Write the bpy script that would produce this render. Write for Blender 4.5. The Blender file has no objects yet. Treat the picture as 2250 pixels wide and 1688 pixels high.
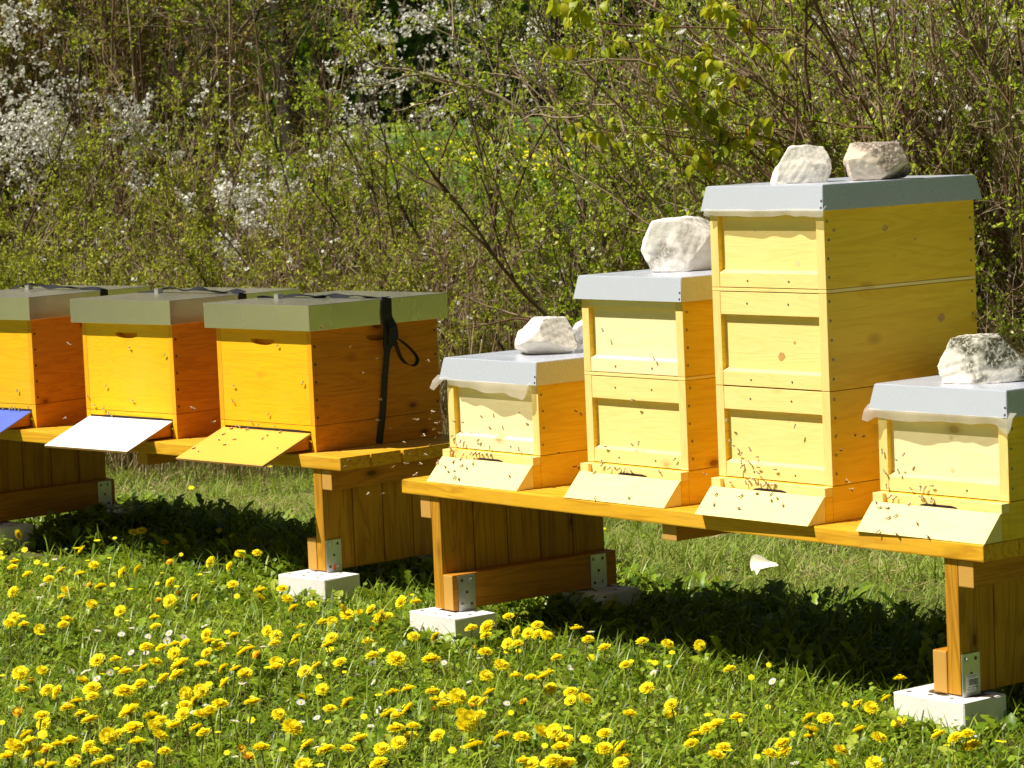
import bpy, bmesh, math, random
import numpy as np
from mathutils import Vector, Matrix
SC = bpy.context.scene
COL = SC.collection
R = math.radians
# ------------------------------------------------------------------ camera
cam = bpy.data.cameras.new("camera"); CAM = bpy.data.objects.new("camera", cam); COL.objects.link(CAM)
PITCH, ROLL = 0.0880, 0.0427
U_ = Vector((0, math.sin(PITCH), math.cos(PITCH))); F_ = Vector((0, math.cos(PITCH), -math.sin(PITCH))); X_ = Vector((1, 0, 0))
cx = X_ * math.cos(ROLL) - U_ * math.sin(ROLL); cy = X_ * math.sin(ROLL) + U_ * math.cos(ROLL)
M = Matrix.Identity(4)
for i in range(3):
    M[i][0] = cx[i]; M[i][1] = cy[i]; M[i][2] = -F_[i]
M[2][3] = 1.5528
CAM.matrix_world = M
cam.sensor_width = 36; cam.lens = 106.99; cam.clip_start = 0.1; cam.clip_end = 2000
cam.dof.use_dof = True; cam.dof.focus_distance = 8.9; cam.dof.aperture_fstop = 15
SC.camera = CAM
# ------------------------------------------------------------------ world, sun, exposure
ELEV, SUNAZ = R(55.5), math.atan2(-1.0955, -0.2235)      # azimuth measured as (sin, cos) -> (x, y)
w = bpy.data.worlds.new("World"); SC.world = w; w.use_nodes = True
nt = w.node_tree; bg = nt.nodes['Background']; sky = nt.nodes.new('ShaderNodeTexSky')
sky.sky_type = 'NISHITA'; sky.sun_disc = False; sky.sun_elevation = ELEV; sky.sun_rotation = SUNAZ
wm = nt.nodes.new('ShaderNodeMixRGB'); wm.blend_type = 'MULTIPLY'; wm.inputs[0].default_value = 1; wm.inputs[2].default_value = (.72, .67, .61, 1)   # multiply tint that darkens the sky fill and warms it
nt.links.new(sky.outputs[0], wm.inputs[1]); nt.links.new(wm.outputs[0], bg.inputs[0]); bg.inputs[1].default_value = 0.05
sl = bpy.data.lights.new("sun", 'SUN'); sl.energy = 5.0; sl.angle = R(0.53); sl.color = (1, .945, .85)
SUN = bpy.data.objects.new("sun", sl); COL.objects.link(SUN)
sd = Vector((math.sin(SUNAZ) * math.cos(ELEV), math.cos(SUNAZ) * math.cos(ELEV), math.sin(ELEV)))
SUN.rotation_euler = sd.to_track_quat('Z', 'Y').to_euler(); SUN.location = sd * 30
SC.view_settings.view_transform = 'Standard'; SC.view_settings.look = 'None'
SC.view_settings.exposure = 0.56; SC.view_settings.gamma = 1
SC.render.engine = 'CYCLES'
SC.cycles.max_bounces = 8; SC.cycles.transparent_max_bounces = 12
rng = np.random.default_rng(11); random.seed(5)

# ------------------------------------------------------------------ node helpers
class NB:
    def __init__(s, name):
        s.m = bpy.data.materials.new(name); s.m.use_nodes = True; s.t = s.m.node_tree; s.t.nodes.clear()
        s.out = s.n('OutputMaterial')
    def n(s, ty, **kw):
        nd = s.t.nodes.new('ShaderNode' + ty)
        for k, v in kw.items():
            if k.startswith('i_'):
                key = k[2:]; key = int(key) if key.isdigit() else key.replace('_', ' ')
                s.set(nd.inputs[key], v)
            else: setattr(nd, k, v)
        return nd
    def set(s, sock, v):
        if isinstance(v, bpy.types.NodeSocket): s.t.links.new(v, sock)
        elif isinstance(v, bpy.types.Node): s.t.links.new(v.outputs[0], sock)
        else:
            if isinstance(v, tuple) and len(v) == 3 and sock.type == 'RGBA': v = v + (1,)
            sock.default_value = v
    def coords(s, scale=(1, 1, 1), rand=True, src='Object'):
        tc = s.n('TexCoord'); v = tc.outputs[src]
        if rand:
            oi = s.n('ObjectInfo'); ml = s.n('Math', operation='MULTIPLY', i_0=oi.outputs['Random'], i_1=37.0)
            cb = s.n('CombineXYZ', i_0=ml, i_1=ml, i_2=ml); ad = s.n('VectorMath', operation='ADD', i_0=v, i_1=cb.outputs[0]); v = ad.outputs[0]
        return s.n('Mapping', i_0=v, i_Scale=scale).outputs[0]
    def noise(s, vec, scale=1, detail=5, rough=.6, dist=0):
        return s.n('TexNoise', i_Vector=vec, i_Scale=scale, i_Detail=detail, i_Roughness=rough, i_Distortion=dist).outputs[0]
    def ramp(s, fac, stops, interp='LINEAR'):
        r = s.n('ValToRGB'); r.color_ramp.interpolation = interp; e = r.color_ramp.elements
        while len(e) < len(stops): e.new(0.5)
        for i, (p, c) in enumerate(stops):
            e[i].position = p
            if not isinstance(c, tuple): c = (c, c, c)
            e[i].color = c + (1,) if len(c) == 3 else c
        s.set(r.inputs[0], fac); return r.outputs[0]
    def mix(s, f, a, b, mode='MIX'):
        m = s.n('MixRGB', blend_type=mode); s.set(m.inputs[0], f); s.set(m.inputs[1], a); s.set(m.inputs[2], b); return m.outputs[0]
    def math(s, op, a, b=0.0):
        m = s.n('Math', operation=op); s.set(m.inputs[0], a); s.set(m.inputs[1], b); return m.outputs[0]
    def bump(s, h, strength=.3, dist=.002):
        return s.n('Bump', i_Strength=strength, i_Distance=dist, i_Height=h).outputs[0]
    def bsdf(s, color, rough=.6, metal=0, normal=None, spec=.5, **kw):
        b = s.n('BsdfPrincipled'); s.set(b.inputs['Base Color'], color); s.set(b.inputs['Roughness'], rough); s.set(b.inputs['Metallic'], metal)
        s.set(b.inputs['Specular IOR Level'], spec)
        if normal is not None: s.set(b.inputs['Normal'], normal)
        for k, v in kw.items(): s.set(b.inputs[k.replace('_', ' ')], v)
        s.t.links.new(b.outputs[0], s.out.inputs[0]); return b

def plain(name, c, rough=.6, metal=0, var=.15, sc=40, spec=.5):
    b = NB(name); n = b.noise(b.coords(), sc, 4)
    k = b.ramp(n, [(.3, tuple(x * (1 - var) for x in c)), (.7, tuple(min(1, x * (1 + var)) for x in c))])
    b.bsdf(k, rough, metal, b.bump(n, .15, .001), spec); return b.m

def wood(name, base, dark, scale=(2.2, 2.2, 26), knots=0.5, knotcol=(.25, .09, .01), rough=.5, grain=.55, stain=None, spec=.35, kstretch=(5, 5, 9)):
    b = NB(name); v = b.coords(scale)
    wv = b.noise(v, 1.0, 3, .5, 1.4)
    s = b.math('SINE', b.math('MULTIPLY', wv, 34.0)); s = b.math('ADD', b.math('MULTIPLY', s, .5), .5)
    rings = b.math('POWER', s, 3.0)
    fib = b.noise(b.coords(tuple(q * 7 for q in scale)), 1.0, 3, .6)
    col = b.mix(b.math('MULTIPLY', rings, grain), base, dark)
    col = b.mix(b.ramp(fib, [(.35, 0.0), (.75, .35)]), col, dark)
    big = b.noise(b.coords((3, 3, 4)), 1.0, 3, .5)
    col = b.mix(b.ramp(big, [(.4, 0.0), (.75, .22)]), col, dark)
    if knots > 0:
        vo = b.n('TexVoronoi', i_Vector=b.coords(kstretch), i_Scale=1.0)
        d = b.math('ADD', vo.outputs['Distance'], b.math('MULTIPLY', b.math('SUBTRACT', fib, .5), .03))
        pick = b.math('GREATER_THAN', b.n('SeparateXYZ', i_0=vo.outputs['Color']).outputs[0], 1 - knots)
        kn = b.ramp(d, [(.06, 1.0), (.10, .4), (.20, 0.0)])
        col = b.mix(b.math('MULTIPLY', kn, pick), col, knotcol)
    if stain: 
        st = b.noise(b.coords((1.3, 1.3, 1.3)), 2.0, 4)
        col = b.mix(b.ramp(st, [(.5, 0.0), (.7, .6)]), col, stain)
    b.bsdf(col, b.ramp(fib, [(.2, rough - .1), (.8, rough + .15)]), 0, b.bump(b.math('ADD', fib, b.math('MULTIPLY', rings, .5)), .25, .0012), spec)
    return b.m

def leafmat(name, stops, trans=.35, rough=.55, spec=.3, tcol=None):
    b = NB(name); a = b.n('Attribute', attribute_name='rnd').outputs['Fac']
    c = b.ramp(a, stops)
    pr = b.n('BsdfPrincipled'); b.set(pr.inputs['Base Color'], c); pr.inputs['Roughness'].default_value = rough; pr.inputs['Specular IOR Level'].default_value = spec
    tr = b.n('BsdfTranslucent'); b.set(tr.inputs[0], b.mix(.6, c, tcol or (.35, .42, .03)) if tcol is not False else c)
    mx = b.n('MixShader', i_0=trans); b.t.links.new(pr.outputs[0], mx.inputs[1]); b.t.links.new(tr.outputs[0], mx.inputs[2])
    b.t.links.new(mx.outputs[0], b.out.inputs[0]); return b.m

MAT = {}
MAT['lemon'] = wood('lemon_glazed_spruce', (.94, .73, .29), (.86, .60, .17), (2.2, 2.2, 20), .5, (.46, .24, .05), grain=.26)
MAT['lemon_pale'] = wood('pale_lemon_spruce', (.92, .79, .47), (.84, .67, .33), (2.2, 2.2, 18), .4, (.55, .38, .15), grain=.26)
MAT['lemon_side_shaded'] = wood('shade_toned_lemon_spruce', (.90, .60, .045), (.72, .40, .02), (1.6, 1.6, 16), .7, (.30, .12, .015), grain=.42)  # same spruce as the fronts, shaded-side tone put into the base colour
MAT['lemon_upright'] = wood('lemon_upright_spruce', (.90, .68, .26), (.76, .5, .12), (24, 24, 2.2), 0, grain=.3)
MAT['lemon_board'] = wood('lemon_landing_slope', (.90, .74, .32), (.82, .62, .2), (2.2, 9, 9), .15, (.6, .42, .14), grain=.22)
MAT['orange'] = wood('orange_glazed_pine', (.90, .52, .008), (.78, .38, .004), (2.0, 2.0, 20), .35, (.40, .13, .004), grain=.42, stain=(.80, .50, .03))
MAT['orange_side_shaded'] = wood('shade_toned_orange_pine', (.68, .26, .006), (.44, .13, .003), (2.0, 2.0, 20), .45, (.2, .04, .002), grain=.5)  # same pine as the fronts, darkened in colour for the shaded sides
MAT['orange_up'] = wood('orange_upright_pine', (.84, .42, .01), (.72, .3, .006), (22, 22, 2.0), 0, grain=.35)
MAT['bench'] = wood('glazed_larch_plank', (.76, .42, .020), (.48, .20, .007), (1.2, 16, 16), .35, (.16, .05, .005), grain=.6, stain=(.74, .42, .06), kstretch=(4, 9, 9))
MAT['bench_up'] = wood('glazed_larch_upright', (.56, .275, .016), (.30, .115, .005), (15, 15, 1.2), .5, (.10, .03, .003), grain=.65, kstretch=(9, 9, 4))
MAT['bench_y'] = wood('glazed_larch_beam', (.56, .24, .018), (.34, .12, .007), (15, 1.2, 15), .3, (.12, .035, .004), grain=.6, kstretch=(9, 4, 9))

def endgrain(name, base, dark):
    b = NB(name); v = b.coords((1, 1, 1)); wv = b.n('TexWave', wave_type='RINGS', rings_direction='Y', i_Vector=v, i_Scale=55.0, i_Distortion=1.5, i_Detail=2.0).outputs['Fac']
    b.bsdf(b.mix(b.math('MULTIPLY', wv, .7), base, dark), .6, 0, None, .3); return b.m
MAT['endgrain'] = endgrain('cut_end_grain', (.62, .36, .08), (.42, .18, .03))

def metal_zinc(name, base=(.70, .735, .83), metal=.4, rough=.27, spots=(.5, .45, .2)):
    b = NB(name); v = b.coords(); n = b.noise(v, 9, 5); f = b.noise(b.coords((4, 4, 60)), 1, 3)
    sp = b.n('TexVoronoi', i_Vector=v, i_Scale=28.0); pick = b.math('GREATER_THAN', b.n('SeparateXYZ', i_0=sp.outputs['Color']).outputs[0], .86)
    c = b.mix(b.ramp(n, [(.35, 0.0), (.75, .3)]), base, tuple(x * .82 for x in base))
    c = b.mix(b.math('MULTIPLY', b.ramp(sp.outputs['Distance'], [(.03, .7), (.055, 0.0)]), pick), c, spots)
    b.bsdf(c, b.ramp(n, [(.3, rough - .06), (.75, rough + .1)]), metal, b.bump(b.math('ADD', n, f), .06, .002), .5); return b.m
MAT['roof_zinc'] = metal_zinc('painted_zinc_lid')
def metal_alu(name):
    b = NB(name); v = b.coords((1, 1, 1)); vo = b.n('TexVoronoi', i_Vector=v, i_Scale=38.0)
    g = b.n('SeparateXYZ', i_0=vo.outputs['Color']).outputs[0]; big = b.noise(v, 6, 4)
    st = b.noise(b.coords((45, 45, 6)), 1, 3, .7); m = b.ramp(st, [(.64, 0.0), (.72, .45)])
    c = b.mix(b.ramp(g, [(0.0, 0.0), (1.0, .14)]), (.85, .80, .64), (.74, .70, .57)); c = b.mix(m, c, (.93, .92, .88)); c = b.mix(b.ramp(big, [(.45, 0.0), (.7, .18)]), c, (.6, .6, .56))
    b.bsdf(c, b.math('ADD', b.math('MULTIPLY', g, .05), b.math('ADD', b.math('MULTIPLY', m, .3), .19)), .84, b.bump(b.noise(v, 5, 3), .05, .004), .5); return b.m
MAT['roof_alu'] = metal_alu('galvanised_spangle_lid')
MAT['steel'] = plain('galvanised_plate', (.62, .64, .65), .38, .85, .12, 25)
MAT['bolt'] = plain('zinc_bolt', (.55, .57, .55), .35, .9, .1, 60)
MAT['hole'] = plain('dark_hole', (.09, .035, .02), .9, 0, .1)
MAT['dark'] = plain('dark_gap', (.012, .007, .004), .95, 0, .1)
MAT['screw'] = plain('rusty_screw', (.10, .05, .02), .6, .3, .2)
MAT['screwzn'] = plain('zinc_screw', (.25, .24, .2), .4, .7, .2)
MAT['white_board'] = plain('white_painted_board', (.92, .92, .92), .45, 0, .02, 8)
MAT['blue_board'] = plain('blue_painted_board', (.06, .12, .62), .5, 0, .08, 8)
MAT['orange_board'] = wood('orange_landing_board', (.80, .42, .06), (.74, .36, .04), (2, 9, 9), 0, grain=.2)
MAT['ply'] = plain('plywood_edge', (.45, .25, .08), .7)
MAT['strap'] = plain('black_webbing', (.012, .012, .014), .55, 0, .3, 200, .4)
MAT['sticker'] = plain('sticker_paper', (.78, .77, .72), .6, 0, .03)
MAT['ink'] = plain('black_ink', (.03, .03, .03), .6)
MAT['redpaint'] = plain('red_orange_paint', (.85, .10, .02), .5)
def mk_brick():
    b = NB('white_sand_lime_brick'); n = b.noise(b.coords(), 60, 5); m = b.noise(b.coords(), 9, 4)
    c = b.mix(b.ramp(m, [(.5, 0.0), (.75, .35)]), (.80, .77, .72), (.62, .57, .49)); c = b.mix(b.ramp(n, [(.68, 0.0), (.78, .25)]), c, (.4, .36, .3))
    zz = b.n('SeparateXYZ', i_0=b.n('TexCoord').outputs['Object']).outputs[2]; sp = b.math('SUBTRACT', b.math('MULTIPLY', b.noise(b.coords(), 22, 5), .11), zz)
    c = b.mix(b.ramp(sp, [(.0, 0.0), (.03, .55)]), c, (.30, .22, .13))
    b.bsdf(c, .85, 0, b.bump(n, .5, .002), .2); return b.m
MAT['brick'] = mk_brick()
MAT['soil'] = plain('dark_soil', (.11, .065, .035), .95, 0, .4, 50)
def mk_film():
    b = NB('milky_plastic_film'); n = b.noise(b.coords((1, 1, .4)), 40, 4)
    p = b.n('BsdfPrincipled'); p.inputs['Base Color'].default_value = (.72, .70, .64, 1); p.inputs['Roughness'].default_value = .35
    b.set(p.inputs['Normal'], b.bump(n, .4, .003))
    t = b.n('BsdfTranslucent', i_0=(.85, .82, .72)); tp = b.n('BsdfTransparent')
    m1 = b.n('MixShader', i_0=.55); b.t.links.new(p.outputs[0], m1.inputs[1]); b.t.links.new(t.outputs[0], m1.inputs[2])
    m2 = b.n('MixShader', i_0=.38); b.t.links.new(m1.outputs[0], m2.inputs[1]); b.t.links.new(tp.outputs[0], m2.inputs[2])
    b.t.links.new(m2.outputs[0], b.out.inputs[0]); return b.m
MAT['film'] = mk_film()
def mk_rock(name, base, lich, thr=.55, zlo=0, crust=None, speck=None):
    b = NB(name); v = b.coords((1, 1, 1)); n = b.noise(v, 16, 6, .65); f = b.noise(v, 130, 4, .7); g = b.noise(v, 7, 3)
    c = b.mix(b.ramp(n, [(.35, 0.0), (.7, .5)]), base, tuple(x * .72 for x in base))
    pm = b.math('MULTIPLY', b.ramp(g, [(thr - .03, 0.0), (thr + .05, 1.0)]), b.ramp(f, [(.38, 0.15), (.52, 1.0)]))
    c = b.mix(pm, c, lich)
    if speck: c = b.mix(b.ramp(b.noise(v, 220, 3, .8), [(.56, 0.0), (.6, .85)]), c, speck)
    b.bsdf(c, .9, 0, b.bump(b.math('ADD', n, b.math('MULTIPLY', f, .5)), .7, .004), .15); return b.m
MAT['rock_white'] = mk_rock('pale_limestone', (.76, .71, .61), (.34, .30, .22), .64)
MAT['rock_speck'] = mk_rock('speckled_limestone', (.80, .76, .68), (.32, .29, .24), .53)
MAT['rock_brown'] = mk_rock('weathered_limestone', (.60, .51, .40), (.18, .14, .11), .42)
MAT['rock_moss'] = mk_rock('lichen_stained_limestone', (.82, .77, .66), (.085, .08, .045), .50)
MAT['granite'] = mk_rock('grey_granite', (.58, .57, .56), (.4, .4, .4), .6, speck=(.12, .12, .12))
def mk_ground():
    b = NB('meadow_soil'); v = b.coords(rand=False); n = b.noise(v, 1.6, 6, .6); f = b.noise(v, 25, 5, .7)
    c = b.ramp(n, [(.35, (.045, .07, .012)), (.55, (.08, .095, .022)), (.75, (.15, .12, .05))])
    c = b.mix(b.ramp(f, [(.4, 0.0), (.65, .6)]), c, (.10, .075, .035))
    sep = b.n('SeparateXYZ', i_0=b.n('TexCoord').outputs['Object']); far = b.ramp(b.math('MULTIPLY', sep.outputs[1], .01), [(.17, 0.0), (.26, 1.0)])
    c = b.mix(far, c, b.ramp(b.noise(v, .35, 4), [(.3, (.06, .14, .02)), (.7, (.11, .20, .03))]))
    side = b.ramp(b.math('MULTIPLY', b.math('MAXIMUM', b.math('ABSOLUTE', sep.outputs[0]), b.math('SUBTRACT', 8.4, sep.outputs[1])), .1), [(.24, 0.0), (.30, 1.0)])
    c = b.mix(b.math('MULTIPLY', side, .85), c, b.ramp(b.noise(v, 3.0, 5), [(.35, (.16, .22, .03)), (.55, (.25, .31, .04)), (.72, (.42, .39, .05))]))
    b.bsdf(c, .95, 0, b.bump(f, .6, .02), .1); return b.m
MAT['ground'] = mk_ground()
MAT['meadow'] = leafmat('meadow_leaf_greens', [(0, (.025, .06, .003)), (.3, (.11, .20, .008)), (.62, (.30, .42, .022)), (.92, (.50, .55, .07)), (1, (.52, .40, .15))], .36, .42, .35)
MAT['lawn'] = leafmat('lawn_grass_greens', [(0, (.09, .16, .012)), (.45, (.23, .33, .035)), (.75, (.36, .43, .08)), (.85, (.54, .47, .20)), (1, (.70, .60, .34))], .3, .6, .25)
MAT['straw'] = leafmat('dry_straw', [(0, (.20, .13, .055)), (.6, (.36, .26, .12)), (1, (.52, .42, .25))], .15, .8, .15, (.4, .3, .1))
MAT['petal'] = leafmat('dandelion_yellow', [(0, (.95, .72, .004)), (.22, (.97, .84, .008)), (1, (.98, .91, .02))], .34, .6, .15, (.95, .65, .0))
MAT['petal_old'] = leafmat('faded_dandelion_orange', [(0, (.6, .3, .01)), (.5, (.85, .5, .01)), (1, (.92, .65, .02))], .2, .6, .15, (.8, .35, .0))
MAT['stemg'] = plain('dandelion_stalk', (.22, .24, .07), .5, 0, .2)
MAT['calyx'] = plain('green_calyx', (.10, .15, .03), .6)
MAT['daisy'] = leafmat('daisy_white', [(0, (.85, .80, .82)), (1, (.92, .92, .90))], .25, .6, .1, (.9, .9, .85))
MAT['hedge'] = leafmat('hedge_young_leaves', [(0, (.16, .23, .010)), (.5, (.40, .50, .022)), (.85, (.60, .66, .05)), (1, (.66, .56, .08))], .42, .4, .45, (.42, .55, .03))
MAT['hedge_dull'] = leafmat('hedge_olive_leaves', [(0, (.17, .19, .013)), (.5, (.37, .42, .025)), (.85, (.54, .56, .05)), (1, (.60, .46, .12))], .4, .55, .2, (.4, .42, .04))
MAT['hedge_rust'] = leafmat('thicket_olive_rust_leaves', [(0, (.17, .17, .014)), (.5, (.32, .34, .025)), (.8, (.44, .32, .07)), (1, (.54, .25, .10))], .4, .6, .2, (.35, .32, .04))
MAT['cherry'] = leafmat('bronze_green_cherry_leaves', [(0, (.22, .32, .012)), (.5, (.44, .50, .02)), (.85, (.60, .52, .03)), (1, (.60, .22, .04))], .45, .45, .35, (.6, .6, .03))
MAT['lime'] = leafmat('lime_green_leaves', [(0, (.12, .20, .01)), (1, (.30, .40, .02))], .45, .6, .2, (.5, .6, .02))
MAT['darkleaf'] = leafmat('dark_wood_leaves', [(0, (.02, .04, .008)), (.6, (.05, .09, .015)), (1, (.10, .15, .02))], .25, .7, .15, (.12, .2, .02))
MAT['blossom'] = leafmat('white_blossom', [(0, (.72, .70, .60)), (1, (.90, .89, .84))], .3, .6, .1, (.85, .85, .75))
def mk_bark(name, a, c2, c3):
    b = NB(name); at = b.n('Attribute', attribute_name='rnd').outputs['Fac']; n = b.noise(b.coords((1, 1, .5), rand=False), 60, 4)
    c = b.ramp(at, [(0, a), (.5, c2), (1, c3)]); c = b.mix(b.ramp(n, [(.4, 0.0), (.65, .5)]), c, tuple(x * .5 for x in a))
    b.bsdf(c, .85, 0, None, .15); return b.m
MAT['bark'] = mk_bark('twig_bark', (.055, .04, .025), (.24, .17, .10), (.52, .42, .28))
MAT['bark_red'] = mk_bark('reddish_twig_bark', (.12, .06, .035), (.32, .21, .13), (.58, .46, .32))
MAT['bark_dark'] = mk_bark('dark_trunk_bark', (.035, .028, .02), (.05, .04, .03), (.09, .07, .05))
MAT['bee'] = None
def mk_bee():
    b = NB('bee_body'); v = b.n('SeparateXYZ', i_0=b.n('TexCoord').outputs['Object']).outputs[0]
    s = b.math('SINE', b.math('MULTIPLY', v, 2600.0)); st = b.math('MULTIPLY', b.math('GREATER_THAN', s, .1), b.math('LESS_THAN', v, -.0005))
    b.bsdf(b.mix(st, (.25, .14, .04), (.03, .018, .008)), .6, 0, None, .3); return b.m
MAT['bee'] = mk_bee()
def mk_wing():
    b = NB('bee_wing'); p = b.n('BsdfPrincipled'); p.inputs['Base Color'].default_value = (.75, .66, .45, 1); p.inputs['Roughness'].default_value = .3
    tp = b.n('BsdfTransparent'); m = b.n('MixShader', i_0=.45); b.t.links.new(p.outputs[0], m.inputs[1]); b.t.links.new(tp.outputs[0], m.inputs[2]); b.t.links.new(m.outputs[0], b.out.inputs[0]); return b.m
MAT['wing'] = mk_wing()

# ------------------------------------------------------------------ object helpers
def tag(o, label=None, cat=None, group=None, kind=None):
    if label: o['label'] = label
    if cat: o['category'] = cat
    if group: o['group'] = group
    if kind: o['kind'] = kind
    return o
def empty(name, loc, rz=0, **kw):
    o = bpy.data.objects.new(name, None); COL.objects.link(o); o.location = loc; o.rotation_euler = (0, 0, rz); o.empty_display_size = .05
    return tag(o, **kw)
def link(name, me, mats, parent=None):
    for m in (mats if isinstance(mats, (list, tuple)) else [mats]): me.materials.append(m)
    o = bpy.data.objects.new(name, me); COL.objects.link(o)
    if parent: o.parent = parent
    return o
def bmobj(name, bm, mats, parent=None, smooth=False):
    me = bpy.data.meshes.new(name); bmesh.ops.recalc_face_normals(bm, faces=bm.faces); bm.to_mesh(me); bm.free()
    if smooth: me.polygons.foreach_set('use_smooth', [True] * len(me.polygons))
    return link(name, me, mats, parent)
def box(bm, x0, x1, y0, y1, z0, z1, bev=0.0, mi=0):
    vs = [bm.verts.new(p) for p in ((x0, y0, z0), (x1, y0, z0), (x1, y1, z0), (x0, y1, z0), (x0, y0, z1), (x1, y0, z1), (x1, y1, z1), (x0, y1, z1))]
    fs = [bm.faces.new([vs[i] for i in q]) for q in ((0, 3, 2, 1), (4, 5, 6, 7), (0, 1, 5, 4), (1, 2, 6, 5), (2, 3, 7, 6), (3, 0, 4, 7))]
    for f in fs: f.material_index = mi
    if bev > 0:
        es = list({e for f in fs for e in f.edges})
        bmesh.ops.bevel(bm, geom=es, offset=bev, segments=2, affect='EDGES', profile=.6)
    return fs
def prism(bm, poly, x0, x1, bev=0, axis='x', mi=0):
    """poly: list of (y,z) (axis x) extruded from x0 to x1"""
    def P(t, p): return (t, p[0], p[1]) if axis == 'x' else ((p[0], t, p[1]) if axis == 'y' else (p[0], p[1], t))
    a = [bm.verts.new(P(x0, p)) for p in poly]; c = [bm.verts.new(P(x1, p)) for p in poly]; n = len(poly)
    fs = [bm.faces.new(a[::-1]), bm.faces.new(c)] + [bm.faces.new((a[i], a[(i + 1) % n], c[(i + 1) % n], c[i])) for i in range(n)]
    for f in fs: f.material_index = mi
    if bev > 0: bmesh.ops.bevel(bm, geom=list({e for f in fs for e in f.edges}), offset=bev, segments=1, affect='EDGES')
def disc(bm, c, n, r, th=.001, seg=10, mi=0):
    n = Vector(n).normalized(); t = n.orthogonal().normalized(); s = n.cross(t)
    a = [bm.verts.new(Vector(c) + (t * math.cos(k * 2 * math.pi / seg) + s * math.sin(k * 2 * math.pi / seg)) * r) for k in range(seg)]
    b = [bm.verts.new(v.co + n * th) for v in a]
    fs = [bm.faces.new(b)] + [bm.faces.new((a[k], a[(k + 1) % seg], b[(k + 1) % seg], b[k])) for k in range(seg)]
    for f in fs: f.material_index = mi
def ribbon(bm, pts, wdirs, widths, th=.0016):
    pts = [Vector(p) for p in pts]; rows = []
    for i, p in enumerate(pts):
        t = (pts[min(i + 1, len(pts) - 1)] - pts[max(i - 1, 0)]).normalized(); wd = Vector(wdirs[i]) if isinstance(wdirs, list) else Vector(wdirs)
        wd = (wd - t * wd.dot(t)).normalized(); n = t.cross(wd); w_ = widths[i] if isinstance(widths, list) else widths
        rows.append([bm.verts.new(p + wd * w_ * sx / 2 + n * th * sn / 2) for sx, sn in ((-1, -1), (1, -1), (1, 1), (-1, 1))])
    for a, b in zip(rows, rows[1:]):
        for k in range(4): bm.faces.new((a[k], a[(k + 1) % 4], b[(k + 1) % 4], b[k]))
    bm.faces.new(rows[0][::-1]); bm.faces.new(rows[-1])
def plate_hole(bm, outer, hole, t0, t1, mapf):
    """flat plate with outline `outer` and hole `hole` (2-D lists), thickness t0..t1, mapf(a,z,t)->xyz"""
    tmp = bmesh.new(); es = []
    for loop in (outer, hole):
        vs = [tmp.verts.new((p[0], p[1], 0)) for p in loop]
        es += [tmp.edges.new((vs[i], vs[(i + 1) % len(vs)])) for i in range(len(vs))]
    bmesh.ops.triangle_fill(tmp, use_beauty=True, use_dissolve=False, edges=es)
    for t in (t0, t1):
        mp = {v: bm.verts.new(mapf(v.co.x, v.co.y, t)) for v in tmp.verts}
        for f in tmp.faces:
            try: bm.faces.new([mp[v] for v in f.verts])
            except ValueError: pass
    tmp.free()
    for loop in (outer, hole):
        a = [bm.verts.new(mapf(p[0], p[1], t0)) for p in loop]; b = [bm.verts.new(mapf(p[0], p[1], t1)) for p in loop]
        for i in range(len(loop)): bm.faces.new((a[i], a[(i + 1) % len(loop)], b[(i + 1) % len(loop)], b[i]))
    bmesh.ops.remove_doubles(bm, verts=bm.verts, dist=1e-5)
# --- numpy mesh
def npmesh(name, V, polys, rnd=None, smooth=False):
    """polys: list of (m,k) int arrays"""
    me = bpy.data.meshes.new(name); V = np.asarray(V, np.float32); me.vertices.add(len(V)); me.vertices.foreach_set('co', V.ravel())
    nl = sum(p.size for p in polys); npoly = sum(len(p) for p in polys)
    me.loops.add(nl); me.polygons.add(npoly)
    me.loops.foreach_set('vertex_index', np.concatenate([p.ravel() for p in polys]).astype(np.int32))
    tot = np.concatenate([np.full(len(p), p.shape[1]) for p in polys]); st = np.concatenate([[0], np.cumsum(tot)[:-1]])
    me.polygons.foreach_set('loop_start', st.astype(np.int32))
    try: me.polygons.foreach_set('loop_total', tot.astype(np.int32))
    except Exception: pass
    if smooth: me.polygons.foreach_set('use_smooth', np.ones(npoly, bool))
    if rnd is not None:
        at = me.attributes.new('rnd', 'FLOAT', 'POINT'); at.data.foreach_set('value', np.asarray(rnd, np.float32))
    me.update(calc_edges=True); me.validate(verbose=False); return me
def inst(T, faces, pos, rot, scale, rnd):
    """T (k,3); faces list of lists; pos (n,3); rot (n,3,3); scale (n,) or (n,3)"""
    T = np.asarray(T, float); n = len(pos); k = len(T)
    sc = np.asarray(scale, float); sc = sc[:, None, None] if sc.ndim == 1 else sc[:, None, :]
    V = np.einsum('nij,nkj->nki', rot, T[None] * sc) + pos[:, None, :]
    polys = {}
    for f in faces: polys.setdefault(len(f), []).append(f)
    P = [(np.asarray(fs)[None] + (np.arange(n) * k)[:, None, None]).reshape(-1, L) for L, fs in polys.items()]
    return V.reshape(-1, 3), P, np.repeat(rnd, k)
def merge(parts):
    Vs, Ps, Rs, off = [], [], [], 0
    for V, P, r in parts:
        Vs.append(V); Ps += [p + off for p in P]; Rs.append(r); off += len(V)
    by = {}
    for p in Ps: by.setdefault(p.shape[1], []).append(p)
    return np.concatenate(Vs), [np.concatenate(v) for v in by.values()], np.concatenate(Rs)
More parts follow.
